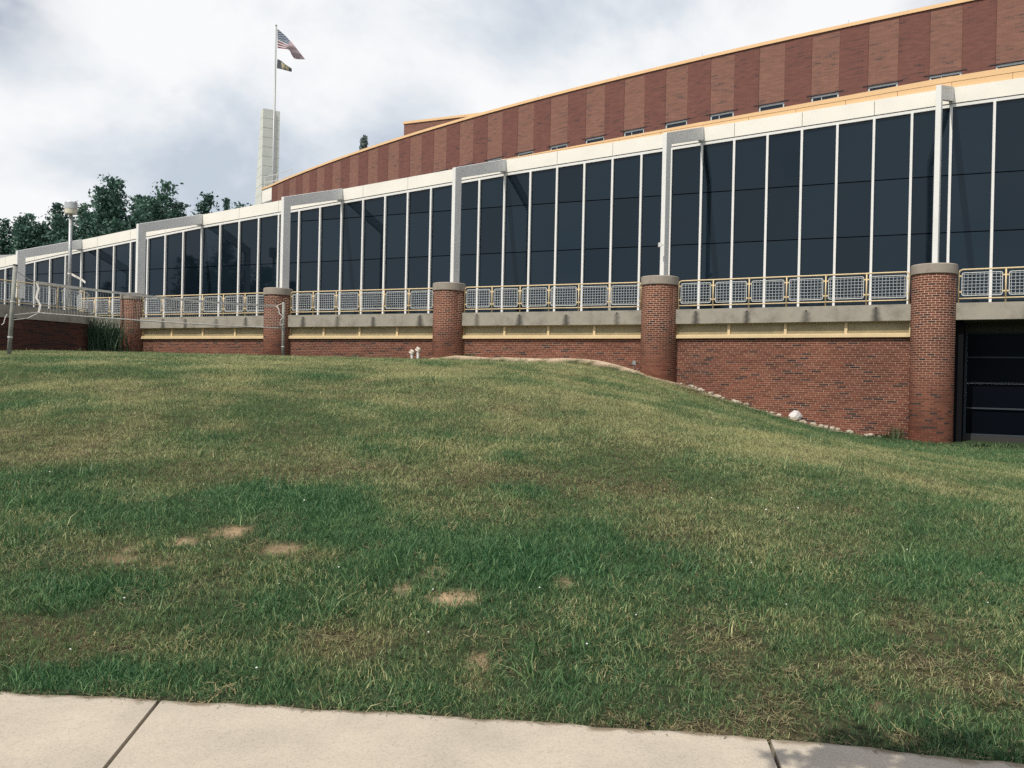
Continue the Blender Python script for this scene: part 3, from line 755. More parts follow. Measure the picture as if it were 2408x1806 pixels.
# ------------------------------------------------------------------ upper brick building
AX = [6.84318555e-06, 1.56735783e-03, -8.23104150e-01, 1.80010492e+01]
AY = [-4.38496438e-06, 2.57641477e-03, 5.61285071e-01, 3.49680707e+01]
def arc(s): return Vector((np.polyval(AX, s), np.polyval(AY, s)))
HR = E + 15.8
SW = 53.2 / 44
upper = thing('brick_building', 'tall curved brick building in light and dark vertical stripes behind the glass hall', 'building')
ZLOW = E + 8.6
WZ0, WZ1 = E + 11.7, E + 13.06
def uvquad(me, uvs):
    uvl = me.uv_layers.new(name='UVMap')
    for li, l_ in enumerate(me.loops):
        uvl.data[li].uv = uvs(me.vertices[l_.vertex_index].co)
for k in range(-6, 44):
    s0, s1 = k * SW, (k + 1) * SW
    p1, p0 = arc(s0), arc(s1)                  # p0 is the left end in view
    d = p1 - p0; Ln = d.length; rot = math.atan2(d.y, d.x)
    light = (k % 2 == 0)
    dark_out = -0.012 if not light else 0.0
    m_ = M_PLIGHT if light else M_PDARK
    loc = (p0.x, p0.y, 0)
    spans = [(ZLOW, WZ0), (WZ1, HR)] if light else [(ZLOW, HR)]
    for z0, z1 in spans:
        b = MB(); b.box(0.004, Ln - 0.004, dark_out, 0.30, z0, z1)
        me = b.mesh('brick_panel', m_); off = (k * 3.37) % 11
        uvquad(me, lambda co: (co.x + co.y * 0.3 + off, co.z))
        link('brick_panel', me, upper, loc, rot)
    if light:
        fr = MB()
        fw = 0.055
        fr.box(0.004, Ln - 0.004, 0.05, 0.15, WZ1 - fw * 1.6, WZ1 - 0.002); fr.box(0.004, Ln - 0.004, 0.05, 0.15, WZ0 + 0.002, WZ0 + fw)
        fr.box(0.004, fw + 0.02, 0.052, 0.148, WZ0 + fw, WZ1 - fw * 1.6); fr.box(Ln - fw - 0.02, Ln - 0.004, 0.052, 0.148, WZ0 + fw, WZ1 - fw * 1.6)
        if k % 4 == 0: fr.box(Ln * 0.36, Ln * 0.36 + 0.03, 0.06, 0.14, WZ0 + fw, WZ1 - fw * 1.6)
        wn = obj('window', fr, M_ALU, upper, loc=loc, rotz=rot)
        b = MB(); b.box(0.03, Ln - 0.03, 0.115, 0.135, WZ0 + 0.02, WZ1 - 0.04); obj('pane', b, M_GLASS2, wn)
        b = MB(); b.box(-0.20, Ln + 0.20, -0.035, -0.014, WZ1 + 0.005, WZ1 + 0.025); obj('lintel', b, M_BARS, wn)
    b = MB(); b.box(-0.002, Ln + 0.002, -0.07, 0.45, HR + 0.012, HR + 0.16); b.box(0, Ln, -0.02, 0.4, HR, HR + 0.0115, 1)
    obj('coping', b, [M_COPE, M_DARK], upper, loc=loc, rotz=rot)
# white end bay
pA, pB = arc(44 * SW), arc(44 * SW) + Vector((-1.25, 1.5))
d = pA - pB; Ln = d.length; rot = math.atan2(d.y, d.x)
b = MB(); b.box(0, Ln, 0.0, 0.3, HR - 1.1, HR); b.box(0, Ln, 0.02, 0.3, ZLOW, HR - 2.6); obj('end_panel', b, M_FASCIA, upper, loc=(pB.x, pB.y, 0), rotz=rot)
fr = MB(); fr.box(0, Ln, 0.04, 0.12, HR - 1.18, HR - 1.102); fr.box(0, 0.06, 0.04, 0.12, HR - 2.6, HR - 1.18); fr.box(Ln / 2, Ln / 2 + 0.05, 0.04, 0.12, HR - 2.6, HR - 1.18); fr.box(Ln - 0.06, Ln, 0.04, 0.12, HR - 2.6, HR - 1.18)
wn = obj('window', fr, M_ALU, upper, loc=(pB.x, pB.y, 0), rotz=rot)
b = MB(); b.box(0.05, Ln - 0.05, 0.09, 0.11, HR - 2.6, HR - 1.17); obj('pane', b, M_GLASS2, wn)
b = MB(); b.box(0, Ln, -0.07, 0.45, HR + 0.012, HR + 0.16); obj('coping', b, M_COPE, upper, loc=(pB.x, pB.y, 0), rotz=rot)
# roof deck behind the parapet and the hall roof in front of the wall
rp = [arc(-6 * SW + (50 * SW) * i / 24) for i in range(25)]
b = MB()
vs = [(p.x, p.y + 0.3, HR - 0.1) for p in rp] + [(p.x + 22, p.y + 26, HR - 0.1) for p in rp]
b.add(vs, [(i + 1, i, i + 25, i + 26) for i in range(24)]); obj('roof', b, M_ROOF, upper)
b = MB()
for t_ in range(-1, 6):
    g0, g1 = Vector(G[t_]), Vector(G[t_ + 1])
    b.add([(g0.x + 0.1, g0.y + 0.15, E + HF[t_] - 0.12), (g1.x + 0.1, g1.y + 0.15, E + HF[t_ + 1] - 0.12), (g1.x + 4, g1.y + 9, E + HF[t_ + 1] - 0.2), (g0.x + 8, g0.y + 22, E + HF[t_] - 0.3)], [(0, 1, 2, 3)])
obj('roof', b, M_ROOF, hall)
# set-back brick block on the roof
q0 = at(873, 269, 62); ph = Vector((q0.x, q0.y)); pe = ph + Vector((11.5, -5.1))
d = pe - ph; Ln = d.length; rot = math.atan2(d.y, d.x)
b = MB(); b.box(0, Ln, 0, 6, HR, q0.z)
me = b.mesh('roof_block', M_PLIGHT); uvquad(me, lambda co: (co.x + co.y, co.z)); rb = link('roof_block', me, upper, (ph.x, ph.y, 0), rot)
b = MB(); b.box(-0.07, Ln, -0.07, 6, q0.z + 0.01, q0.z + 0.17); obj('coping', b, M_COPE, rb)
# lightning rods along the parapet
for s_ in (-2.6, 4.4, 11.3, 16.1, 21.5, 27.4, 30.5, 36.6):
    p = arc(s_); b = MB(); b.tube([(p.x, p.y + 0.25, HR + 0.15), (p.x, p.y + 0.25, HR + 0.42)], 0.008, 5); obj('lightning_rod', b, M_STEEL, upper)
b = MB(); b.tube([(ph.x + 0.6, ph.y + 0.3, q0.z + 0.15), (ph.x + 0.6, ph.y + 0.3, q0.z + 0.45)], 0.008, 5); obj('lightning_rod', b, M_STEEL, upper)
# small guard rail at the roof's left end
b = MB(); p = arc(43.6 * SW); p2 = arc(41.2 * SW)
for z in (0.55, 1.05): b.tube([(pB.x + 0.2, pB.y - 0.0, HR + z + 0.1), (p.x, p.y + 0.6, HR + z), (p2.x, p2.y + 0.8, HR + z)], 0.028, 6)
for (x, y) in ((pB.x + 0.2, pB.y), (p.x, p.y + 0.6), (p2.x, p2.y + 0.8)): b.tube([(x, y, HR), (x, y, HR + 1.12)], 0.028, 6)
obj('guard_rail', b, M_GALV, upper)

# grey roof rising behind the hall at the far left
b = MB(); lo = at(-60, 600, 54); hi = at(40, 548, 54)
b.hexa([(lo.x - 8, 54, E + 4), (hi.x + 1.5, 54, E + 4), (hi.x + 1.5, 62, E + 4), (lo.x - 8, 62, E + 4),
        (lo.x - 8, 54, hi.z - 0.75), (hi.x + 1.5, 54, hi.z + 0.06), (hi.x + 1.5, 62, hi.z + 0.1), (lo.x - 8, 62, hi.z - 0.7)])
tag(obj('low_building', b, M_GREYROOF), 'low pale grey roof showing above the glass hall at the far left edge', 'building')

# ------------------------------------------------------------------ dark glazed recess at the right
a, Ln, rot = frame(5)
rec = thing('glazed_recess', 'dark recessed window wall with blue grey bars under the terrace at far right', 'window wall', (a.x, a.y, 0), rot)
zb0 = 0.05
b = MB(); b.box(RAD[5] - 0.1, RAD[5] + 0.20, 0.25, 2.2, zb0 - 0.6, Z_BEAM0 - 0.003); obj('side_wall', b, M_DARK, rec)  # brick return, the recess shade put into its near-black colour
b = MB(); b.box(RAD[5] + 0.202, Ln, 1.25, 2.2, E + 1.80, Z_BEAM0 - 0.003); obj('header', b, mat('brown_header', (0.05, 0.045, 0.042), 0.8), rec)
b = MB(); b.box(RAD[5] + 0.202, Ln, 1.25, 2.2, zb0 - 0.6, E - 1.30); obj('plinth', b, mat('dark_plinth', (0.03, 0.03, 0.03), 0.8), rec)
x0 = RAD[5] + 0.21
b = MB(); b.box(x0, x0 + 0.06, 1.28, 1.42, E - 1.298, E + 1.798); obj('jamb', b, M_BARS, rec)
zz = [E - 1.27, E - 0.48, E + 0.28, E + 1.05, E + 1.78]
for z in zz: 
    b = MB(); b.box(x0 + 0.062, Ln, 1.30, 1.40, z - 0.022, z + 0.022); obj('bar', b, M_BARS, rec)
for z0, z1 in zip(zz[:-1], zz[1:]):
    b = MB(); b.box(x0 + 0.062, Ln, 1.36, 1.39, z0 + 0.023, z1 - 0.023); obj('pane', b, M_GLASS3, rec)

# ------------------------------------------------------------------ railings
def mesh_panel_mesh(w_, h_, nv=10, nh=7, rad=0.05):
    b = MB(); r = 0.0095
    pts = []
    for (cx, cz, a0) in ((w_ / 2 - rad, h_ / 2 - rad, 0), (-w_ / 2 + rad, h_ / 2 - rad, 90), (-w_ / 2 + rad, -h_ / 2 + rad, 180), (w_ / 2 - rad, -h_ / 2 + rad, 270)):
        for k in range(4):
            aa = math.radians(a0 + 30 * k); pts.append((cx + rad * math.cos(aa), 0, cz + rad * math.sin(aa)))
    b.tube(pts + [pts[0]], r * 1.15, 6, cap=False)
    for k in range(nv):
        x = -w_ / 2 + w_ * (k + 0.5) / nv; b.tube([(x, 0.006, -h_ / 2), (x, 0.006, h_ / 2)], r * 0.62, 4, cap=False)
    for k in range(nh):
        z = -h_ / 2 + h_ * (k + 0.5) / nh; b.tube([(-w_ / 2, -0.006, z), (w_ / 2, -0.006, z)], r * 0.62, 4, cap=False)
    return b.mesh('mesh_panel', M_GALV)
RZ0 = Z_BEAM1
def railing(parent, path, npan, ends=(True, True)):
    """pipe rail with wire mesh panels following path (list of local xy points)"""
    P = [Vector((p[0], p[1])) for p in path]
    seg = [0]
    for p, q_ in zip(P[:-1], P[1:]): seg.append(seg[-1] + (q_ - p).length)
    T = seg[-1]
    def pt(s):
        s = min(max(s, 0), T)
        for i in range(len(P) - 1):
            if s <= seg[i + 1] + 1e-9:
                f = (s - seg[i]) / (seg[i + 1] - seg[i]); return P[i].lerp(P[i + 1], f)
        return P[-1]
    zt, zbm = RZ0 + 0.97, RZ0 + 0.13
    b = MB(); pts = []
    if ends[0]:
        pts += [(*pt(0), RZ0), (*pt(0), zt - 0.10), (*pt(0.03), zt - 0.03)]
    pts += [(*pt(s), zt) for s in np.linspace(0.10 if ends[0] else 0, T - (0.10 if ends[1] else 0), max(2, 3 * npan))]
    if ends[1]: pts += [(*pt(T - 0.03), zt - 0.03), (*pt(T), zt - 0.10), (*pt(T), RZ0)]
    b.tube(pts, 0.024, 8); obj('top_rail', b, M_YEL, parent, True)
    b = MB(); b.tube([(*pt(s), zbm) for s in np.linspace(0.02, T - 0.02, max(2, 2 * npan + 1))], 0.020, 6); obj('bottom_rail', b, M_YEL, parent, True)
    pw = T / npan
    pm = mesh_panel_mesh(pw - 0.17, 0.66)
    post = None
    for k in range(npan):
        c0, c1 = pt(k * pw), pt((k + 1) * pw); c = pt((k + 0.5) * pw); dd = c1 - c0; ang = math.atan2(dd.y, dd.x)
        o = link('mesh_panel', pm, parent, (c.x, c.y, RZ0 + 0.545), ang)
        b = MB()
        for sx in (-1, 1):
            for z in (-0.22, 0.24): b.box(min(sx * (pw / 2 - 0.09), sx * (pw / 2 - 0.015)), max(sx * (pw / 2 - 0.09), sx * (pw / 2 - 0.015)), -0.012, 0.012, z - 0.022, z + 0.022)
        obj('clip', b, M_YEL, o)
    for k in range(npan + 1):
        if (k == 0 and ends[0]) or (k == npan and ends[1]): continue
        p = pt(k * pw); b = MB(); b.tube([(p.x, p.y, RZ0), (p.x, p.y, zt - 0.01)], 0.022, 8); obj('post', b, M_YEL, parent, True)
RAIL_LABEL = {0: 'short yellow railing with mesh panels left of the leftmost brick column', 1: 'yellow pipe railing with mesh panels between first and second brick columns',
              2: 'yellow pipe railing with mesh panels between second and third brick columns', 3: 'yellow pipe railing with mesh panels between third and fourth brick columns',
              4: 'yellow pipe railing with mesh panels between fourth and fifth brick columns', 5: 'yellow pipe railing above the dark recess at the right edge'}
for i in range(0, 6):
    a, Ln, rot = frame(i)
    t = thing('railing', RAIL_LABEL[i], 'railing', (a.x, a.y, 0), rot, 'yellow mesh railings along the terrace')
    x0, x1 = RAD[i] + 0.05, Ln - RAD[i + 1] - 0.06
    if i == 0: x0 = Ln - 3.6
    railing(t, [(x0, 0.05), (x1, 0.05)], 6 if i else 3)

# ------------------------------------------------------------------ balcony wall at the left
bal_pts = [(-26.5, 22.0), (-23.0, 27.6), (-21.2, 30.9), (-19.9, 33.5), (-18.95, 35.4), (-18.50, 36.35), (-18.36, 36.9), (-18.45, 37.4), (-18.75, 37.75), (-19.3, 38.6), (-20.2, 40.9)]
def dense(pts, step):
    out = []
    P = [Vector(p) for p in pts]
    n = len(P)
    for i in range(n - 1):
        p0, p1, p2, p3 = P[max(i - 1, 0)], P[i], P[i + 1], P[min(i + 2, n - 1)]
        m = max(1, int((p2 - p1).length / step))
        for k in range(m):
            t = k / m
            out.append(0.5 * ((2 * p1) + (p2 - p0) * t + (2 * p0 - 5 * p1 + 4 * p2 - p3) * t * t + (3 * p1 - p0 - 3 * p2 + p3) * t ** 3))
    out.append(P[-1]); return out
bp = dense(bal_pts, 0.2)
def offset(pts, d):
    out = []
    for i, p in enumerate(pts):
        t = (pts[min(i + 1, len(pts) - 1)] - pts[max(i - 1, 0)]).normalized()
        out.append(p + Vector((-t.y, t.x)) * d)          # left of travel = inside
    return out
def ribbon(b, pts, o0, o1, z0, z1):
    A, B = offset(pts, o0), offset(pts, o1); n = len(pts)
    vs = [(p.x, p.y, z0) for p in A] + [(p.x, p.y, z1) for p in A] + [(p.x, p.y, z1) for p in B] + [(p.x, p.y, z0) for p in B]
    fs = []
    for i in range(n - 1):
        for q_ in range(4):
            r_ = (q_ + 1) % 4; fs.append((q_ * n + i, q_ * n + i + 1, r_ * n + i + 1, r_ * n + i))
    fs += [(0, n, 2 * n, 3 * n), (n - 1, 4 * n - 1, 3 * n - 1, 2 * n - 1)]
    b.add(vs, fs)
balc = thing('curved_balcony', 'shaded curved brick balcony wall with concrete band at the far left', 'balcony', (0, 0, 0))
b = MB(); ribbon(b, bp, 0.055, 0.4, 1.0, E + 2.08); obj('mortar', b, M_MORTAR_SHADE, balc)
BALBRICKS = [brick_mesh(BL, BH, 0.07, t, None, M_BRICK_SHADE) for t in TONES]
b = MB(); ribbon(b, bp, 0.0, 0.45, E + 2.082, Z_BEAM1 + 0.01); obj('concrete_band', b, M_CONC, balc)
fill = [p for p in offset(bp, 0.43)]
b = MB(); vs = [(p.x, p.y, Z_BEAM1 - 0.1) for p in fill] + [(p.x - 6 if p.y < 40 else p.x - 2, p.y + 1.2, Z_BEAM1 - 0.1) for p in fill]; n = len(fill)
b.add(vs, [(i, i + 1, n + i + 1, n + i) for i in range(n - 1)]); obj('floor', b, M_CONC, balc)
# bricks along the curve
seg = [0]
for p, q_ in zip(bp[:-1], bp[1:]): seg.append(seg[-1] + (q_ - p).length)
def bpt(s):
    k = min(max(int(np.searchsorted(seg, s)) - 1, 0), len(bp) - 2)
    f = (s - seg[k]) / (seg[k + 1] - seg[k]); p = bp[k].lerp(bp[k + 1], f); t = (bp[k + 1] - bp[k]).normalized()
    return p, t
rest = []; nb = 0; z = E + 2.08 - COURSE / 2 - 0.004; row = 0
sv0, sv1 = seg[-1] * 0.42, seg[-1] * 0.86
while z > 1.95:
    s = (0.0, 0.5)[row % 2] * BMOD + 5.0
    while s < seg[-1] - 0.4:
        p, tn_ = bpt(s); p = p + Vector((-tn_.y, tn_.x)) * 0.05
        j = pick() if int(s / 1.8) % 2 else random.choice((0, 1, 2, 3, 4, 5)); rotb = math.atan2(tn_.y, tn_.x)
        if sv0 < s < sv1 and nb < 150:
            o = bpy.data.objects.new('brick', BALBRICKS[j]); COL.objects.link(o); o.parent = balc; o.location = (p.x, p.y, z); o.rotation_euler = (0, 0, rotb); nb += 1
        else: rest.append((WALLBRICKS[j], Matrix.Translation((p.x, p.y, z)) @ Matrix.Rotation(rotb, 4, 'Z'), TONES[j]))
        s += BMOD
    z -= COURSE; row += 1
join_bricks('brick_courses', rest, balc, M_BRICK_SHADE)
t = thing('railing', 'curved yellow railing with mesh panels on the left balcony, around the lamp post', 'railing', (0, 0, 0), 0, 'yellow mesh railings along the terrace')
rp_ = [p for p in offset(bp, 0.2) if p.y < 38.9]
railing(t, [(p.x, p.y) for p in rp_], 11, (True, True))

# ------------------------------------------------------------------ lamp post
lb = at(148, 700, 37.6)
lamp = thing('lamp_post', 'grey lamp post with drum shaped head standing on the left balcony', 'street lamp', (lb.x, lb.y, Z_BEAM1 - 0.1))
zt = at(150, 463, 37.6).z - (Z_BEAM1 - 0.1)
b = MB(); b.tube([(0, 0, 0), (0, 0, zt)], 0.075, 14); obj('pole', b, M_STEEL, lamp, True)
b = MB(); b.box(-0.17, 0.17, -0.17, 0.17, 0, 0.03); obj('base_plate', b, M_STEEL, lamp)
b = MB(); b.lathe([(0.10, zt - 0.02), (0.245, zt + 0.02), (0.25, zt + 0.23)], 28); obj('diffuser', b, M_LAMPGLASS, lamp, False)
b = MB(); b.lathe([(0.262, zt + 0.232), (0.262, zt + 0.50), (0.24, zt + 0.53), (0.05, zt + 0.545)], 28); obj('hood', b, mat('brushed_hood', (0.50, 0.52, 0.54), 0.4, 0.5, metal=0.4, noise=0.1), lamp)
b = MB(); b.tube([(0, 0, zt - 0.01), (0, 0, zt + 0.2)], 0.06, 10); obj('lamp_holder', b, M_STEEL, lamp)
zr = at(158, 592, 37.6).z
rb_ = MB()
prev = None
pl = [(0.08, 0, 0), (0.28, -0.03, -0.10), (0.52, 0.02, -0.22), (0.72, -0.02, -0.36)]
vs = [(x, y, z + 0.045) for x, y, z in pl] + [(x - 0.02, y, z - 0.045) for x, y, z in pl]
rb_.add(vs, [(k, k + 1, k + 5, k + 4) for k in range(3)])
rb_.tube([(0, 0, -0.02), (0, 0, 0.04)], 0.083, 12)
tag(obj('ribbon', rb_, M_ROPE, None, loc=(lb.x, lb.y, zr)), 'torn white ribbon fluttering from the lamp post', 'ribbon')

# ------------------------------------------------------------------ volleyball net and poles
LPB, LPT = at(18.5, 765, 22.5), at(32.5, 574, 22.5)
RPB, RPT = at(611, 779, 34.2), at(612.5, 652, 34.2)
for (p, q_, lab) in ((LPB, LPT, 'leaning weathered grey net pole at the left edge, white cords tied to it'), (RPB, RPT, 'thin grey net pole in front of the second brick column')):
    gp = gz(p.x, p.y) - 0.15
    t = thing('net_pole', lab, 'pole', (p.x, p.y, gp), 0, 'poles holding the volleyball net')
    v = q_ - Vector((p.x, p.y, gp)); lean = Vector((q_.x - p.x, q_.y - p.y, 0)) * (v.z / (q_.z - p.z))
    top_ = Vector((lean.x, lean.y, v.z))
    b = MB(); b.tube([(0, 0, 0), top_ * 0.5, top_], 0.055, 12); obj('shaft', b, M_POLE, t, True)
    b = MB(); b.tube([top_ + Vector((0, 0, 0.001)), top_ + Vector((0, 0, 0.03))], 0.06, 12); obj('cap', b, M_DARK, t)
    for z in (0.25, 0.62):
        b = MB(); b.tube([top_ * z, top_ * (z + 0.012)], 0.064, 10); obj('band', b, M_ROPE, t)
net = thing('volleyball_net', 'sagging volleyball net with white tapes strung between the two grey poles', 'net', (0, 0, 0))
def dep(f): return 22.5 + (34.2 - 22.5) * f
def sag(a_, c_, n, s): return [a_.lerp(c_, k / n) - Vector((0, 0, s * 4 * (k / n) * (1 - k / n))) for k in range(n + 1)]
def P3(xd, yd, f): return at(xd, yd, 1.0) * 0 + at(xd, yd, dep(f))
nT0, nT1 = P3(80, 610, 0.10), P3(597, 661, 0.985)
nB0, nB1 = P3(83, 676, 0.10), P3(606, 709, 0.985)
topc, botc = sag(nT0, nT1, 40, 0.10), sag(nB0, nB1, 40, 0.04)
b = MB()
for k in range(40):
    p, q_ = topc[k], topc[k + 1]; h = Vector((0, 0, 0.035)); nrm = (q_ - p).cross(Vector((0, 0, 1))).normalized() * 0.006
    b.hexa([p - h - nrm, q_ - h - nrm, q_ - h + nrm, p - h + nrm, p + h - nrm, q_ + h - nrm, q_ + h + nrm, p + h + nrm])
obj('top_tape', b, M_ROPE, net)
b = MB(); b.tube(botc, 0.020, 6); obj('bottom_cord', b, M_ROPE, net, True)
b = MB(); b.tube([LPT - Vector((0, 0, 0.10)), LPT.lerp(nT0, 0.55) - Vector((0, 0, 0.10)), nT0], 0.011, 5)
lp2 = LPT.lerp(LPB, 0.56); b.tube([lp2, nB0 + Vector((0, 0, 0.02))], 0.010, 5); b.tube([lp2 - Vector((0, 0, 0.13)), lp2.lerp(nB0, 0.6) - Vector((0, 0, 0.12)), nB0], 0.010, 5)
b.tube([lp2 + Vector((-0.07, -0.07, 0.02)), lp2 + Vector((-0.12, -0.07, -0.08)), lp2 + Vector((-0.16, -0.06, -0.22)), lp2 + Vector((-0.22, -0.05, -0.26))], 0.012, 5)
obj('tie_rope', b, M_ROPE, net)
b = MB(); b.tube([nT1, RPT - Vector((0.0, 0, 0.04))], 0.012, 5); b.tube([nB1, RPT.lerp(RPB, 0.45)], 0.012, 5); obj('tie_rope', b, M_ROPE, net)
b = MB(); pts = [nT0, nT0.lerp(nB0, 0.2) + Vector((0.03, 0, 0)), nT0.lerp(nB0, 0.5) - Vector((0.04, 0, 0)), nT0.lerp(nB0, 0.75) + Vector((0.06, 0, 0)), nB0]
for p, q_ in zip(pts[:-1], pts[1:]): b.hexa([(p.x - .03, p.y, p.z), (p.x + .03, p.y, p.z), (p.x + .03, p.y + .012, p.z), (p.x - .03, p.y + .012, p.z), (q_.x - .03, q_.y, q_.z), (q_.x + .03, q_.y, q_.z), (q_.x + .03, q_.y + .012, q_.z), (q_.x - .03, q_.y + .012, q_.z)])
obj('side_tape', b, M_ROPE, net)
b = MB(); v = Vector
b.tube([nT1, nT1 + v((0.10, 0, -0.12)), nT1 + v((0.12, 0, -0.30)), nT1 + v((0.30, 0, -0.42)), nT1 + v((0.18, 0, -0.55)), nT1 + v((0.16, 0, -0.72)), nT1 + v((0.32, 0, -0.86))], 0.022, 6); obj('side_tape', b, M_ROPE, net, True)
b = MB()
for k in range(0, 111):
    f = k / 110; i0 = min(int(f * 40), 39); g_ = f * 40 - i0
    p, q_ = topc[i0].lerp(topc[i0 + 1], g_), botc[i0].lerp(botc[i0 + 1], g_)
    b.tube([p, q_], 0.0016, 3, cap=False)
for k in range(1, 9):
    b.tube([topc[i].lerp(botc[i], k / 9) for i in range(0, 41, 4)], 0.0016, 3, cap=False)
o = obj('net_mesh', b, M_NET, net); o['kind'] = 'stuff'

# ------------------------------------------------------------------ tower, flagpole and flags
tc_ = at(569, 233.8, 78.0)
tower = thing('concrete_tower', 'tapering pale concrete tower of stacked blocks behind the flagpole', 'tower', (tc_.x, tc_.y, 0), math.radians(30))
zt = tc_.z; bh = 0.866; z = zt; k = 0
def tdepth(z_): return 0.87 + (zt - z_) * 0.187
while z > 9:
    z0 = max(z - bh, 8.0)
    b = MB()
    d0, d1 = tdepth(z0), tdepth(z)
    b.hexa([(0, 0, z0 + 0.015), (0.98, 0, z0 + 0.015), (0.98, d0, z0 + 0.015), (0, d0, z0 + 0.015), (0, 0, z - 0.012), (0.98, 0, z - 0.012), (0.98, d1, z - 0.012), (0, d1, z - 0.012)])
    obj('concrete_block', b, M_TOWER, tower)
    b = MB(); e_ = -0.35 if k == 0 else 0
    b.hexa([(1.0, 0.14, z0 + 0.015), (1.56, 0.14, z0 + 0.015), (1.56, d0, z0 + 0.015), (1.0, d0, z0 + 0.015), (1.0, 0.14, z - 0.012), (1.56, 0.14, z - 0.012), (1.56, d1, z - 0.012), (1.0, d1, z - 0.012)])
    obj('concrete_block', b, M_TOWER, tower)
    z = z0; k += 1
b = MB(); b.hexa([(0.02, 0.03, 2.0), (1.53, 0.17, 2.0), (1.53, 5.0, 2.0), (0.02, 5.0, 2.0), (0.02, 0.03, zt - 0.03), (1.53, 0.17, zt - 0.03), (1.53, 0.84, zt - 0.03), (0.02, 0.84, zt - 0.03)]); obj('core', b, M_GROOVE, tower)
fb = at(597, 57, 75.0)
fp = thing('flagpole', 'tall slim grey flagpole rising in front of the concrete tower', 'flagpole', (fb.x, fb.y, 2.0))
b = MB(); b.tube([(0, 0, 0), (0, 0, 16), (0, 0, fb.z - 2.0)], [0.13, 0.11, 0.055], 12); obj('shaft', b, M_STEEL, fp, True)
b = MB(); b.lathe([(0.03, fb.z - 2.0), (0.09, fb.z - 1.97), (0.09, fb.z - 1.92), (0.03, fb.z - 1.88)], 12); obj('truck', b, M_STEEL, fp)
b = MB(); b.tube([(0.13, -0.05, 3), (0.12, -0.05, fb.z - 2.1)], 0.01, 4); obj('halyard', b, M_ROPE, fp)
def zp(x, y): return ((620 + x * 0.09644) / 1.08861, (30 + y * 0.09644) / 1.08861)     # from the enlarged flag view
def curve_at(pts, u):
    n = len(pts) - 1; i = min(int(u * n), n - 1); t = u * n - i
    g_ = lambda k: Vector(pts[min(max(k, 0), n)])
    p0, p1, p2, p3 = g_(i - 1), g_(i), g_(i + 1), g_(i + 2)
    return 0.5 * ((2 * p1) + (p2 - p0) * t + (2 * p0 - 5 * p1 + 4 * p2 - p3) * t * t + (3 * p1 - p0 - 3 * p2 + p3) * t ** 3)
def cloth(name, T, B, nu, nv, mats, matfn, wave):
    vs, fs, ms, uv = [], [], [], []
    for i in range(nu + 1):
        u = i / nu; a_, c_ = curve_at(T, u), curve_at(B, u)
        for j in range(nv + 1):
            vv = j / nv; p = a_.lerp(c_, vv)
            yy = 75 + wave * (math.sin(u * 7 + vv * 2.5) * u + 0.25 * math.sin(u * 19 + vv * 5) * u)
            wpt = at(p.x, p.y, yy); vs.append(tuple(wpt))
    for i in range(nu):
        for j in range(nv):
            k = i * (nv + 1) + j; fs.append((k, k + 1, k + nv + 2, k + nv + 1)); ms.append(matfn((i + 0.5) / nu, (j + 0.5) / nv))
    me = bpy.data.meshes.new(name); me.from_pydata(vs, [], fs)
    for m in mats: me.materials.append(m)
    me.polygons.foreach_set('material_index', ms); me.polygons.foreach_set('use_smooth', [True] * len(fs)); me.update()
    return link(name, me)
def clothmat(name, c):
    m = mat(name, c, 0.8, 0.1); t = m.node_tree; p = t.nodes['Principled BSDF']
    tr = N(t, 'ShaderNodeBsdfTranslucent'); tr.inputs[0].default_value = (*c, 1); mx = N(t, 'ShaderNodeMixShader'); mx.inputs[0].default_value = 0.35
    t.links.new(p.outputs[0], mx.inputs[1]); t.links.new(tr.outputs[0], mx.inputs[2]); t.links.new(mx.outputs[0], t.nodes['Material Output'].inputs[0]); return m
F_RED, F_WHITE, F_BLUE = clothmat('flag_red', (0.25, 0.07, 0.10)), clothmat('flag_white', (0.66, 0.65, 0.67)), clothmat('flag_blue', (0.05, 0.10, 0.18))
F_SLATE, F_GOLD = clothmat('flag_slate', (0.10, 0.115, 0.135)), clothmat('flag_gold', (0.46, 0.41, 0.27))
T1 = [zp(*p) for p in ((338, 395), (520, 555), (690, 735), (850, 935), (1015, 1145))]
B1 = [zp(*p) for p in ((345, 872), (480, 885), (620, 915), (690, 1040), (765, 1140))]
def usa(u, v):
    if u < 0.42 and v < 7 / 13:
        a_ = u / 0.42 * 11; c_ = v * 13 / 7 * 9
        if int(a_) % 2 == int(c_) % 2 and abs(a_ % 1 - 0.5) < 0.36 and abs(c_ % 1 - 0.5) < 0.4: return 1
        return 2
    return 0 if int(v * 13) % 2 == 0 else 1
f1 = cloth('national_flag', T1, B1, 80, 78, [F_RED, F_WHITE, F_BLUE], usa, 0.35)
tag(f1, 'drooping flag with stars and red and white stripes at top of the flagpole', 'flag')
T2 = [zp(*p) for p in ((340, 1132), (440, 1185), (540, 1270), (690, 1365))]
B2 = [zp(*p) for p in ((326, 1362), (440, 1385), (570, 1420), (688, 1452))]
def pip(px, py, poly):
    c_ = False; n = len(poly)
    for i in range(n):
        (x1, y1), (x2, y2) = poly[i], poly[(i + 1) % n]
        if (y1 > py) != (y2 > py) and px < (x2 - x1) * (py - y1) / (y2 - y1) + x1: c_ = not c_
    return c_
WP = [(0.30, 0.10), (0.44, 0.10), (0.46, 0.36), (0.53, 0.10), (0.62, 0.10), (0.69, 0.36), (0.71, 0.10), (0.85, 0.10), (0.78, 0.92), (0.66, 0.92), (0.575, 0.55), (0.49, 0.92), (0.37, 0.92)]
f2 = cloth('pennant_flag', T2, B2, 56, 40, [F_SLATE, F_GOLD], lambda u, v: 1 if pip(u, v, WP) else 0, 0.15)
tag(f2, 'small slate flag with a tan block letter hanging below the striped flag', 'flag')

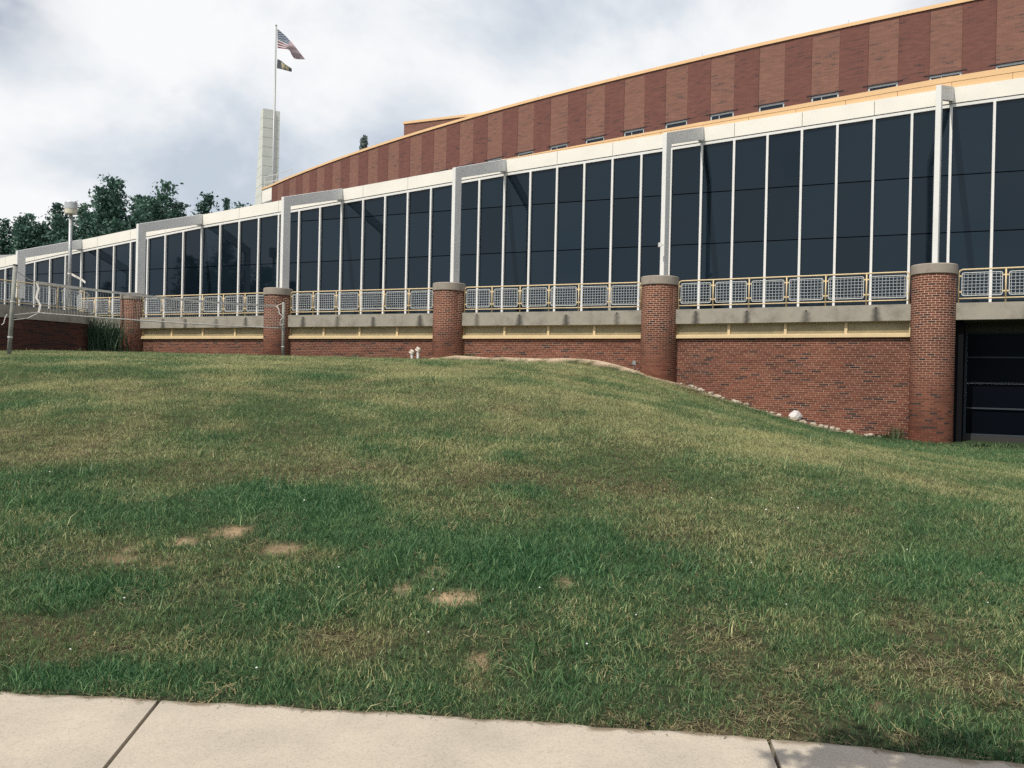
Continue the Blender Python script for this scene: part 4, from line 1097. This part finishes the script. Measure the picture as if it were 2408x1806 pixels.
# ------------------------------------------------------------------ trees
def leafmesh(name, pos, size, mats, rnd, tones, up=0.35):
    n = len(pos)
    ax = rnd.normal(size=(n, 3)); ax /= np.linalg.norm(ax, axis=1)[:, None]
    nr = rnd.normal(size=(n, 3)); nr[:, 2] += up; nr -= ax * (nr * ax).sum(1)[:, None]; nr /= np.linalg.norm(nr, axis=1)[:, None] + 1e-9
    sd = np.cross(ax, nr); s = (size * (0.6 + 0.8 * rnd.random(n)))[:, None]
    V = np.stack([pos - ax * s, pos + sd * s * 0.55 - ax * s * 0.1, pos + ax * s, pos - sd * s * 0.55 - ax * s * 0.1], 1).reshape(-1, 3)
    F = np.arange(4 * n).reshape(n, 4)
    me = bpy.data.meshes.new(name); me.from_pydata(V.tolist(), [], F.tolist()); me.materials.append(mats); attr(me, 'tone', np.repeat(tones, 4)); me.update()
    return me
def tree_meshes(h, rad, seed, leaf=M_LEAF, lsize=0.18, per=210):
    r = np.random.default_rng(seed); b = MB()
    b.tube([(0, 0, -0.3), (0.05, 0, h * 0.25), (0.0, 0.1, h * 0.55), (0.1, 0, h * 0.93)], [0.30, 0.23, 0.14, 0.03], 9)
    pos, tn = [], []
    limbs = 20
    for k in range(limbs):
        a_ = k * 2.4 + r.uniform(-0.4, 0.4); z0 = h * r.uniform(0.14, 0.5); reach = rad * r.uniform(0.45, 1.0)
        zt_ = min(h * 0.97, z0 + (h * r.uniform(0.30, 0.55)) * (1.15 - 0.45 * reach / rad))
        if k == 0: reach, zt_ = rad * 0.1, h
        e = np.array([reach * math.cos(a_), reach * math.sin(a_), zt_]); s_ = np.array([0, 0, z0]); m_ = s_ * 0.5 + e * 0.5 + np.array([0.15 * reach * math.cos(a_), 0.15 * reach * math.sin(a_), -0.4])
        pts = [tuple(s_), tuple(m_), tuple(e)]; b.tube(pts, [0.10, 0.06, 0.015], 5)
        for q_ in range(12):
            t = 0.22 + 0.78 * q_ / 11
            c_ = (1 - t) ** 2 * s_ + 2 * t * (1 - t) * m_ + t * t * e + r.normal(size=3) * 0.45 * (1 - t * 0.7)
            ln_ = r.uniform(0.7, 1.7) * (1.25 - 0.55 * t); dr = np.array([r.normal() * 0.35, r.normal() * 0.35, 1.0]); dr /= np.linalg.norm(dr)
            nn = int(per * r.uniform(0.6, 1.2)); f_ = r.random(nn) ** 0.85
            cr_ = rad * 0.165 * (1.35 - 0.55 * t) * r.uniform(0.8, 1.3)
            p_ = c_ + (f_[:, None] - 0.35) * ln_ * dr + np.clip(r.normal(size=(nn, 3)), -1.25, 1.25) * (cr_ * (1.1 - 0.85 * f_))[:, None]
            pos.append(p_); tn.append(np.clip(r.uniform(0.1, 0.75) + 0.25 * f_ - 0.1 + r.normal(size=nn) * 0.18, 0, 1))
    pos = np.concatenate(pos); tn = np.concatenate(tn)
    return b.mesh('trunk', M_TRUNK), leafmesh('crown', pos, lsize, leaf, r, tn)
def plant_tree(meshes, p, rotz, sc, label, cat='tree', group=None, name='leafy_tree'):
    t = thing(name, label, cat, p, rotz, group); t.scale = (sc, sc, sc)
    link('trunk', meshes[0], t); link('crown', meshes[1], t)
    return t
TV = [tree_meshes(16, 5.6, 100 + k) for k in range(3)] + [tree_meshes(14, 5.0, 120, M_LEAF2)]
# (x in view, top y in view, distance, variant, spin)
TREES = [(2, 468, 70, 1, 0.3, 'dark leafy tree at the far left edge behind the hall roof'), (62, 462, 74, 0, 2.2, 'dark leafy tree just right of the leftmost tree, behind the hall'),
         (118, 438, 70, 2, 1.0, 'dark bushy tree directly left of the lamp head'), (190, 442, 80, 3, 4.0, 'paler loose tree to the right of the lamp head'),
         (222, 424, 72, 0, 5.1, 'rounded dark tree between the pale tree and the tallest spire tree'), (263, 386, 74, 1, 3.6, 'tallest spire shaped dark tree of the left grove'),
         (308, 424, 77, 2, 4.4, 'dark tree filling the gap between the two tall trees'), (348, 392, 73, 0, 0.9, 'tall dark tree with a pointed right tip, second highest in the grove'),
         (392, 436, 75, 2, 2.9, 'small dark tree at the right end of the main grove'), (438, 414, 76, 1, 5.6, 'separate dark tree standing right of the main grove'),
         (486, 428, 80, 2, 0.2, 'thin dark treetop nearest the tower, barely over the roof')]
for (x, y, Y, k, rz, lab) in TREES:
    p = at(x, y, Y); hh_ = (p.z - 2.3) * 0.95; base_h = 14 if k == 3 else 16
    tr = plant_tree(TV[k], (p.x, Y, 2.3), rz, hh_ / base_h, lab, group='grove of trees behind the hall')
    if x > 470: tr.scale = (tr.scale[0] * 0.45, tr.scale[1] * 0.45, tr.scale[2])
# conifer tip over the brick roof
r = np.random.default_rng(5); cp = at(785, 299, 92.0); H_ = cp.z - 2.0
pos, tn = [], []
for k in range(150):
    f = k / 150; z = H_ * (0.35 + 0.65 * f); R_ = (1 - f) ** 0.8 * 1.5 + 0.05; a_ = k * 2.4
    for q_ in range(13):
        t = r.random(); pos.append((R_ * t * math.cos(a_) + r.normal() * 0.10 + 0.5 * max(0, f - 0.9) * 3, R_ * t * math.sin(a_) + r.normal() * 0.1, z + 0.55 * t * R_ * 0.5 + r.normal() * 0.12)); tn.append(r.random())
con = thing('conifer', 'narrow conifer top poking above the brick roof edge', 'tree', (cp.x, 92, 2.0))
link('crown', leafmesh('crown', np.array(pos), 0.30, M_CONIF, r, np.array(tn), 0.0), con)
b = MB(); b.tube([(0, 0, -0.3), (0, 0, H_ * 0.97)], [0.35, 0.03], 8); obj('trunk', b, M_TRUNK, con)
# trees out to the left and behind the photographer, seen only as reflections in the glass
for (x, y, k, s_, rz) in ((-62, 22, 0, 0.95, 1), (-70, 10, 2, 0.8, 2), (-55, 36, 1, 0.6, 3), (-48, -14, 0, 0.7, 4), (-30, -38, 1, 0.75, 5), (-6, -52, 2, 0.6, 0), (12, -46, 0, 0.6, 2), (-66, -2, 1, 0.75, 1)):
    plant_tree(TV[k], (x, y, -0.1), rz, s_, 'leafy tree out of view, mirrored in the hall glass', group='trees mirrored in the glass')
# street tree at the kerb whose low bough shades the right end of the pavement
st = thing('street_tree', 'leafy street tree beside the photographer, shading the pavement corner', 'tree', (-3.4, -2.2, 0.0))
b = MB(); b.tube([(0, 0, -0.2), (0.1, 0.1, 2.2), (0.3, 0.4, 4.2), (0.3, 0.5, 6.6)], [0.17, 0.13, 0.10, 0.03], 10)
pos, tn = [], []; r = np.random.default_rng(9)
# each small spray of leaves throws one of the blotches seen on the slab and the grass edge
for (xd, yd, zs, rr_, nn) in ((1680, 1640, .02, .030, 10), (1770, 1640, .02, .050, 26), (1758, 1652, .02, .04, 18), (1850, 1620, .02, .055, 34), (1858, 1655, .02, .050, 26), (1885, 1640, .02, .04, 16), (1822, 1632, .02, .03, 10),
                              (2005, 1640, .02, .060, 34), (2055, 1648, .02, .070, 40), (2120, 1652, .02, .070, 40), (1960, 1652, .02, .04, 18), (1856, 1588, .05, .075, 80), (1840, 1600, .05, .06, 50), (2030, 1600, .05, .085, 100),
                              (2070, 1590, .05, .070, 70), (1995, 1608, .05, .06, 50), (2200, 1630, .05, .09, 90), (2180, 1655, .02, .07, 40), (1930, 1600, .05, .03, 10)):
    d_ = at(xd, yd, 1.0) - Vector((0, 0, E)); Yg_ = (E - zs) / -d_.z; sx, sy = d_.x * Yg_, Yg_
    zc = r.uniform(3.1, 3.7); loc_ = np.array([sx + TO_SUN.x / TO_SUN.z * (zc - zs) + 3.4, sy + TO_SUN.y / TO_SUN.z * (zc - zs) + 2.2, zc])
    b.tube([(0.3, 0.4, 4.2), tuple((np.array([0.3, 0.4, 4.2]) + loc_) / 2 + np.array([-0.5, -0.5, 0.5])), tuple(loc_)], [0.02, 0.008, 0.002], 5)
    nn = int(nn * 1.7); pos.append(loc_ + r.normal(size=(nn, 3)) * rr_ * np.array([0.9, 1.1, 0.9])); tn.append(r.random(nn))
for k in range(40):
    c_ = np.array([r.uniform(-2.0, 0.6), r.uniform(-2.6, 0.4), r.uniform(4.2, 7.0)]); d_ = r.normal(size=(90, 3)); pos.append(c_ + d_ * 0.35); tn.append(r.random(90))
obj('trunk', b, M_TRUNK, st); link('crown', leafmesh('crown', np.concatenate(pos), 0.045, M_LEAF, r, np.concatenate(tn)), st)

# ------------------------------------------------------------------ plants and bits along the wall
def blades(name, n, base_r, hgt, spread, wid, mats, seed, parent=None, seg_=5):
    r = np.random.default_rng(seed); vs, fs, tn = [], [], []
    for k in range(n):
        a_ = r.uniform(0, 2 * math.pi); bx, by = r.normal() * base_r, r.normal() * base_r
        L_ = hgt * r.uniform(0.55, 1.0); sp = spread * r.uniform(0.3, 1.0); t0 = r.uniform(0, 1); o = len(vs)
        for i in range(seg_ + 1):
            f = i / seg_; out = sp * f ** 1.8; z = L_ * (f - 0.42 * (sp / hgt) * f ** 3)
            w_ = wid * (1 - f * 0.9) * 0.5; px, py = -math.sin(a_), math.cos(a_)
            for s_ in (-1, 1): vs.append((bx + out * math.cos(a_) + s_ * w_ * px, by + out * math.sin(a_) + s_ * w_ * py, z)); tn.append(t0)
        for i in range(seg_): fs.append((o + 2 * i, o + 2 * i + 1, o + 2 * i + 3, o + 2 * i + 2))
    me = bpy.data.meshes.new(name); me.from_pydata(vs, [], fs); me.materials.append(mats); attr(me, 'tone', tn); me.update()
    return me
gp = at(219, 735, 38.0)
o = link('ornamental_grass', blades('ornamental_grass', 650, 0.42, 2.3, 1.15, 0.035, M_SHRUB, 3), None, (gp.x, 38.0, gz(gp.x, 38.0) - 0.1))
tag(o, 'tall dark ornamental grass between the curved balcony and leftmost brick column', 'plant')
def on_wall(i, xd, off=0.15):
    """ground point at the foot of bay i's wall below view column xd"""
    a, Ln, rot = frame(i)
    best = None
    for k in range(400):
        x = Ln * k / 400; wx, wy = to_world(a, rot, x, 0.35 - off)
        z = gz(wx, wy); u = (wx * math.cos(TH) + (z - E) * math.sin(TH)) / wy
        e = abs(1106 + 1855.6 * u - xd)
        if best is None or e < best[0]: best = (e, wx, wy, z, rot)
    return best[1:]
# pair of floodlights
for (xd, lean, lab) in ((889.5, 0.10, 'left of two small white square floodlights on the lawn by the third column'), (902.5, 0.20, 'right, higher of two small white square floodlights by the third column')):
    x, y, z, rot = on_wall(2, xd, 0.9)
    t = thing('floodlight', lab, 'light', (x, y, z - 0.03), 0, 'small floodlights before the brick wall')
    b = MB(); b.tube([(0, 0, 0), (0, 0, 0.15 + lean)], 0.05, 8); obj('post', b, M_WHITE, t)
    b = MB(); b.box(-0.08, 0.08, -0.05, 0.06, -0.075, 0.075); h = obj('lamp_head', b, M_FASCIA, t, loc=(0, -0.02, 0.24 + lean)); h.rotation_euler = (math.radians(-24), math.radians(28), math.radians(-35))
    b = MB(); b.box(-0.075, 0.075, -0.058, -0.051, -0.055, 0.055); obj('lens', b, M_STONE, h)
    b = MB(); b.box(-0.085, 0.085, 0.061, 0.11, -0.075, 0.075); obj('housing', b, M_PIPE, h)
# utility stub by the fourth column
x, y, z, rot = on_wall(3, 1369, 0.6)
t = thing('utility_stub', 'small grey capped pipe stub beside the fourth column', 'pipe', (x, y, z - 0.05))
b = MB(); b.tube([(0, 0, 0), (0, 0, 0.22)], 0.025, 8); obj('pipe', b, M_PIPE, t)
b = MB(); b.box(-0.05, 0.05, -0.05, 0.05, 0.221, 0.36); obj('box', b, M_STEEL, t)
# conduits fixed to the tall wall
a, Ln, rot = frame(4)
def wall_x(xd, y=0.33):
    best = None
    for k in range(600):
        x = Ln * k / 600; wx, wy = to_world(a, rot, x, y); u = wx / wy
        e = abs(1106 + 1855.6 * u - xd)
        if best is None or e < best[0]: best = (e, x, wy)
    return best[1], best[2]
def wall_bar(name, x0d, x1d, yd, r_, m_, lab, drop=None):
    xa, ya = wall_x(x0d); xb, yb = wall_x(x1d); za, zb_ = at(x0d, yd, ya).z, at(x1d, yd, yb).z
    z = (za + zb_) / 2; b = MB(); b.tube([(xa, 0.31, z), (xb, 0.31, z)], r_, 8)
    if drop: b.tube([(xb, 0.31, z), (xb, 0.31, z - drop)], r_ * 0.8, 6)
    for x in (xa + 0.1, xb - 0.1): b.box(x - 0.02, x + 0.02, 0.31, 0.349, z - 0.03, z + 0.03)
    tag(obj(name, b, m_, None, loc=(a.x, a.y, 0), rotz=rot), lab, 'pipe')
wall_bar('conduit', 1598, 1684, 870.5, 0.020, M_PIPE, 'long dark horizontal conduit low on the tall brick wall')
wall_bar('conduit', 1510, 1531, 833, 0.016, M_PIPE, 'short bent conduit low on the tall wall near the fourth column', 0.28)
wall_bar('conduit', 1680, 1757, 899, 0.018, M_FASCIA, 'pale pipe running behind the white rock at the wall foot')
# stones
def stone_mesh(seed, r_=1.0):
    bm = bmesh.new(); bmesh.ops.create_icosphere(bm, subdivisions=2, radius=r_); rr_ = np.random.default_rng(seed)
    dirs = rr_.normal(size=(9, 3)); dirs /= np.linalg.norm(dirs, axis=1)[:, None]; off = rr_.uniform(0.6, 0.9, 9)
    for vtx in bm.verts:
        p = np.array(vtx.co)
        for d_, o_ in zip(dirs, off):
            e = p @ d_ - o_
            if e > 0: p = p - d_ * e
        vtx.co = p
    me = bpy.data.meshes.new('stone'); bm.to_mesh(me); bm.free(); return me
SM = [stone_mesh(k) for k in range(6)]
for m_ in SM: m_.materials.append(M_STONE)
for k in range(46):
    f = random.random(); xd = 1462 + 480 * f ** 1.25
    x, y, z, rt = on_wall(4, xd, random.uniform(0.15, 0.75))
    o = link('stone', random.choice(SM), None, (x, y, z + 0.02), random.uniform(0, 6)); s_ = random.uniform(0.045, 0.115); o.scale = (s_ * random.uniform(0.9, 1.5), s_, s_ * 0.75)
    tag(o, 'small pale stone at the tall wall foot, ' + ('nearest the fourth column' if xd < 1598 else 'just left of the white rock' if xd < 1715 else 'right of the white rock'), 'stone', 'loose stones at the wall foot')
x, y, z, rt = on_wall(4, 1715, 0.35)
rk = stone_mesh(44); rk.materials.append(M_ROCK); o = link('rock', rk, None, (x, y, z + 0.13), 0.6); o.scale = (0.31, 0.22, 0.19)
tag(o, 'large white rock at the foot of the tall brick wall', 'rock')
for (i, xd, n, h_, sp, lab) in ((4, 1938, 40, 0.55, 0.12, 'tall dark weed against the wall beside the fifth column'), (4, 1905, 90, 0.22, 0.2, 'low leafy weed left of the tall dark weed'), (4, 1832, 60, 0.16, 0.18, 'small weed clump among the stones midway along the tall wall'),
                               (4, 1786, 40, 0.20, 0.2, 'yellowish weed tuft just right of the white rock'), (2, 917, 40, 0.18, 0.15, 'small weed tuft right of the floodlights'), (3, 1010, 40, 0.2, 0.15, 'weed tuft at the right foot of the third column')):
    x, y, z, rt = on_wall(i, xd, 0.3)
    tag(link('weed', blades('weed', n, 0.10, h_, sp, 0.03, M_WEED, n + int(xd), seg_=3), None, (x, y, z - 0.02)), lab, 'weed')
for xd, dd in ((2120, 0.6), (2170, 0.5)):
    p = hit_ground(xd, 966); tag(link('weed', blades('weed', 70, 0.12, 0.2, 0.2, 0.03, M_WEED, xd, seg_=3), None, p), 'dark low weed before the glazed recess, %s one' % ('left' if xd < 2150 else 'right'), 'weed')
# security camera on the fourth portal frame leg
a4 = Vector(C[4]); pj = at(1424, 529, 29.3)
t = thing('security_camera', 'small white security camera on the leg of the fourth portal frame', 'camera', (pj.x + 0.02, pj.y, pj.z))
b = MB(); b.box(-0.05, 0.05, -0.06, 0.06, -0.07, 0.07); obj('body', b, M_WHITE, t)
b = MB(); b.box(0.051, 0.16, -0.015, 0.015, -0.02, 0.01); obj('arm', b, M_WHITE, t)

# ------------------------------------------------------------------ grass blades
def grass_clump(name, n, radius, hmin, hmax, width, seed, lean=0.6):
    r = np.random.default_rng(seed); vs, fs, tn = [], [], []
    for k in range(n):
        a_ = r.uniform(0, 6.283); bx, by = r.uniform(-1, 1, 2) * radius; h_ = r.uniform(hmin, hmax); ln = h_ * r.uniform(0.1, lean); t0 = r.random(); o = len(vs)
        f = r.uniform(0, 6.283); px, py = math.cos(f) * width / 2, math.sin(f) * width / 2; cx, cy = math.cos(a_), math.sin(a_)
        vs += [(bx - px, by - py, -0.01), (bx + px, by + py, -0.01), (bx + cx * ln * 0.35 + px * 0.8, by + cy * ln * 0.35 + py * 0.8, h_ * 0.55), (bx + cx * ln * 0.35 - px * 0.8, by + cy * ln * 0.35 - py * 0.8, h_ * 0.55), (bx + cx * ln, by + cy * ln, h_)]
        fs += [(o, o + 1, o + 2, o + 3), (o + 3, o + 2, o + 4)]; tn += [t0] * 5
    me = bpy.data.meshes.new(name); me.from_pydata(vs, [], fs); attr(me, 'tone', tn); me.materials.append(M_GRASS); me.update()
    return bpy.data.objects.new(name, me)
def grass_mat():
    m = bpy.data.materials.new('grass_blade'); m.use_nodes = True; t = m.node_tree; p = t.nodes['Principled BSDF']
    I = lambda n_: N(t, 'ShaderNodeAttribute', attribute_name=n_, attribute_type='INSTANCER').outputs['Fac']
    tone_ = N(t, 'ShaderNodeAttribute', attribute_name='tone').outputs['Fac']
    oi = N(t, 'ShaderNodeObjectInfo').outputs['Random']
    tt = math_(t, 'ADD', math_(t, 'MULTIPLY', tone_, 0.65), math_(t, 'MULTIPLY', oi, 0.35))
    base = ramp(t, [(0.1, (0.038, 0.090, 0.036)), (0.5, (0.120, 0.200, 0.080)), (0.9, (0.310, 0.385, 0.165))]); t.links.new(tt, base.inputs[0])
    lush_ = ramp(t, [(0.1, (0.016, 0.072, 0.028)), (0.5, (0.052, 0.155, 0.062)), (0.9, (0.200, 0.360, 0.160))]); t.links.new(tt, lush_.inputs[0])
    dry_ = ramp(t, [(0.1, (0.170, 0.182, 0.075)), (0.5, (0.395, 0.405, 0.180)), (0.9, (0.700, 0.670, 0.380))]); t.links.new(tt, dry_.inputs[0])
    m1 = N(t, 'ShaderNodeMix', data_type='RGBA'); t.links.new(I('lush'), m1.inputs[0]); t.links.new(base.outputs[0], m1.inputs[6]); t.links.new(lush_.outputs[0], m1.inputs[7])
    # a blade is dry when its own number falls under the local dryness
    dsel = mapr(t, math_(t, 'SUBTRACT', I('dry'), math_(t, 'FRACT', math_(t, 'ADD', math_(t, 'MULTIPLY', tone_, 7.31), math_(t, 'MULTIPLY', oi, 3.7)))), -0.12, 0.12)
    m2 = N(t, 'ShaderNodeMix', data_type='RGBA'); t.links.new(dsel, m2.inputs[0]); t.links.new(m1.outputs[2], m2.inputs[6]); t.links.new(dry_.outputs[0], m2.inputs[7])
    t.links.new(m2.outputs[2], p.inputs['Base Color']); p.inputs['Roughness'].default_value = 0.5; p.inputs['Specular IOR Level'].default_value = 0.35
    tr = N(t, 'ShaderNodeBsdfTranslucent'); t.links.new(m2.outputs[2], tr.inputs[0]); mx = N(t, 'ShaderNodeMixShader'); mx.inputs[0].default_value = 0.35
    t.links.new(p.outputs[0], mx.inputs[1]); t.links.new(tr.outputs[0], mx.inputs[2]); t.links.new(mx.outputs[0], t.nodes['Material Output'].inputs[0])
    return m
M_GRASS = grass_mat()
clumps = bpy.data.collections.new('grass_clumps')
for k in range(6): clumps.objects.link(grass_clump('grass_clump', 24, 0.075, 0.014, 0.050, 0.0040, 200 + k, 1.7))
tall = bpy.data.collections.new('tall_grass_clumps')
for k in range(4): tall.objects.link(grass_clump('tall_grass_clump', 10, 0.05, 0.06, 0.16, 0.0075, 300 + k, 1.3))
M_THATCH = leaf_mat('dry_thatch', (0.045, 0.038, 0.020), (0.330, 0.285, 0.150), 0.1)
def thatch_clump(name, n, radius, seed):
    r = np.random.default_rng(seed); vs, fs, tn = [], [], []
    for k in range(n):
        a_ = r.uniform(0, 6.283); bx, by = r.uniform(-1, 1, 2) * radius; L_ = r.uniform(0.015, 0.055); z0, z1 = r.uniform(0.001, 0.012), r.uniform(0.002, 0.022); o = len(vs); t0 = r.random()
        cx, cy = math.cos(a_), math.sin(a_); wx, wy = -cy * 0.0014, cx * 0.0014
        vs += [(bx - wx, by - wy, z0), (bx + wx, by + wy, z0), (bx + cx * L_ + wx, by + cy * L_ + wy, z1), (bx + cx * L_ - wx, by + cy * L_ - wy, z1)]; fs.append((o, o + 1, o + 2, o + 3)); tn += [t0] * 4
    me = bpy.data.meshes.new(name); me.from_pydata(vs, [], fs); attr(me, 'tone', tn); me.materials.append(M_THATCH); me.update()
    return bpy.data.objects.new(name, me)
thatch = bpy.data.collections.new('thatch_clumps')
for k in range(4): thatch.objects.link(thatch_clump('thatch_clump', 26, 0.08, 400 + k))
def scatter_group(coll, dens_name, seed):
    ng = bpy.data.node_groups.new('grass_scatter', 'GeometryNodeTree')
    ng.interface.new_socket('Geometry', in_out='INPUT', socket_type='NodeSocketGeometry'); ng.interface.new_socket('Geometry', in_out='OUTPUT', socket_type='NodeSocketGeometry')
    gi_, go = ng.nodes.new('NodeGroupInput'), ng.nodes.new('NodeGroupOutput')
    def named(nm): n = ng.nodes.new('GeometryNodeInputNamedAttribute'); n.data_type = 'FLOAT'; n.inputs['Name'].default_value = nm; return n.outputs[0]
    d = ng.nodes.new('GeometryNodeDistributePointsOnFaces'); d.inputs['Seed'].default_value = seed
    ng.links.new(gi_.outputs[0], d.inputs['Mesh']); ng.links.new(named(dens_name), d.inputs['Density'])
    ci = ng.nodes.new('GeometryNodeCollectionInfo'); ci.inputs['Collection'].default_value = coll; ci.inputs['Separate Children'].default_value = True; ci.inputs['Reset Children'].default_value = True
    ip = ng.nodes.new('GeometryNodeInstanceOnPoints'); ip.inputs['Pick Instance'].default_value = True
    rv = ng.nodes.new('FunctionNodeRandomValue'); rv.data_type = 'FLOAT_VECTOR'; rv.inputs[0].default_value = (-0.35, -0.35, 0); rv.inputs[1].default_value = (0.35, 0.35, 6.283)
    rs = ng.nodes.new('FunctionNodeRandomValue'); rs.data_type = 'FLOAT'; rs.inputs[2].default_value = 0.7; rs.inputs[3].default_value = 1.35; rs.inputs['Seed'].default_value = 3
    mu = ng.nodes.new('ShaderNodeMath'); mu.operation = 'MULTIPLY'; ng.links.new(rs.outputs[1], mu.inputs[0]); ng.links.new(named('size'), mu.inputs[1])
    ng.links.new(d.outputs['Points'], ip.inputs['Points']); ng.links.new(ci.outputs[0], ip.inputs['Instance']); ng.links.new(rv.outputs[0], ip.inputs['Rotation']); ng.links.new(mu.outputs[0], ip.inputs['Scale'])
    ng.links.new(ip.outputs[0], go.inputs[0])
    return ng
clear = (1 - np.clip(bare * 1.5, 0, 1)) * (1 - np.clip(sand * 1.1, 0, 1))
field = np.where((yf > edge_y(xf) - 0.005) & (wall > np.where(xf > -3, 0.9, 0.45)), 1.0, 0.0)
inview = np.where(np.abs(xf) < yf * 0.62 + 0.9, 1.0, 0.25)
dens = field * clear * inview * (0.72 + 0.28 * lush) * (1 - 0.5 * dry * sstep((11 - yf) / 3)) * np.interp(yf, [3.5, 8, 14, 24, 46], [700, 560, 300, 130, 70])
thin = sstep((fbm(xf, yf, 1.5, 95, 4) - 0.46) / 0.14) * sstep((10.5 - yf) / 4) * (1 - lush * 0.6)
dens = dens * (1 - 0.50 * thin)
size = np.interp(yf, [3.5, 8, 14, 24, 46], [0.85, 0.85, 1.05, 1.35, 1.7]) * (0.85 + 0.35 * lush - 0.1 * dry)
rim = sstep((0.45 - (yf - edge_y(xf))) / 0.4) * field
dens = dens * (1 - 0.35 * rim * sstep(fbm(xf, yf, 3.0, 90, 2) * 2 - 0.7))
dtall = field * clear * inview * np.clip(lush - 0.45, 0, 1) * np.where(yf < 11, 1, 0) * 50 * sstep((fbm(xf, yf, 2.6, 91, 3) - 0.38) / 0.25)
dtall += field * clear * inview * np.where(yf < 9, 1.6, 0.4)
dthatch = np.where(yf > edge_y(xf) - 0.03, 1.0, 0.0) * inview * np.where(yf < 13, 1, 0) * (22 + 120 * thin + 55 * dry + 80 * rim) * (1 - 0.75 * np.clip(bare, 0, 1)) * (1 - 0.85 * lush) * sstep((12.5 - yf) / 4)
for nm, coll, dn_, sd in (('grass', clumps, dens, 1), ('tall_grass', tall, dtall, 2), ('thatch', thatch, dthatch, 3)):
    me = bpy.data.meshes.new(nm); me.from_pydata(np.stack([xf, yf, zf], -1).tolist(), [], quads.tolist())
    for an, v in (('lush', lush), ('dry', dry * (1.0 if nm == 'grass' else 0.45)), ('density', dn_), ('size', size if nm == 'grass' else np.ones_like(size))): attr(me, an, v)
    o = link(nm, me); o['kind'] = 'stuff'; o['label'] = {'grass': 'patchy green and straw coloured lawn grass', 'tall_grass': 'longer dark green grass tufts in the lawn', 'thatch': 'brown dead grass lying flat between the blades'}[nm]
    mod = o.modifiers.new('scatter', 'NODES'); mod.node_group = scatter_group(coll, 'density', sd)
# clover heads and a few fallen bits
b = MB()
for k in range(20):
    y = random.uniform(4.2, 8.5); x = random.uniform(-0.6, 0.6) * y
    if y < float(edge_y(x)) + 0.1: continue
    z = gz(x, y) + random.uniform(0.05, 0.10); r_ = random.uniform(0.005, 0.009)
    b.add([(x + r_, y, z), (x - r_, y, z), (x, y + r_, z), (x, y - r_, z), (x, y, z + r_), (x, y, z - r_)], [(0, 2, 4), (2, 1, 4), (1, 3, 4), (3, 0, 4), (2, 0, 5), (1, 2, 5), (3, 1, 5), (0, 3, 5)])
o = obj('clover_flowers', b, M_WHITE); o['kind'] = 'stuff'; o['label'] = 'scattered white clover heads in the near grass'
b = MB()
for k in range(420):
    x = random.uniform(-3.2, 3.2); y = float(edge_y(x)) - abs(random.gauss(0, 0.035)) - 0.005; a_ = random.uniform(0, 6.28); l_ = random.uniform(0.008, 0.035); z = 0.0185 + random.random() * 0.004
    cx, cy = math.cos(a_) * l_, math.sin(a_) * l_; wx, wy = -math.sin(a_) * 0.0018, math.cos(a_) * 0.0018
    b.add([(x - wx, y - wy, z), (x + wx, y + wy, z), (x + cx + wx, y + cy + wy, z + 0.003), (x + cx - wx, y + cy - wy, z + 0.003)], [(0, 1, 2, 3)])
me = b.mesh('grass_clippings', M_THATCH); attr(me, 'tone', [random.random() * 0.8 for k in range(420) for q_ in range(4)])
o = link('grass_clippings', me); o['kind'] = 'stuff'; o['label'] = 'dry clippings along the lawn edge of the pavement'
p = hit_ground(1400, 1589)
b = MB(); b.add([(0.016, 0, 0.0), (-0.016, 0.004, 0.0), (0, 0.011, 0.004), (0, -0.01, 0.002), (0.002, 0, 0.012)], [(0, 2, 4), (2, 1, 4), (1, 3, 4), (3, 0, 4)])
tag(obj('pebble', b, M_DARK, None, loc=(p.x, p.y, 0.018)), 'tiny dark pebble on the pavement near the lawn edge', 'pebble')
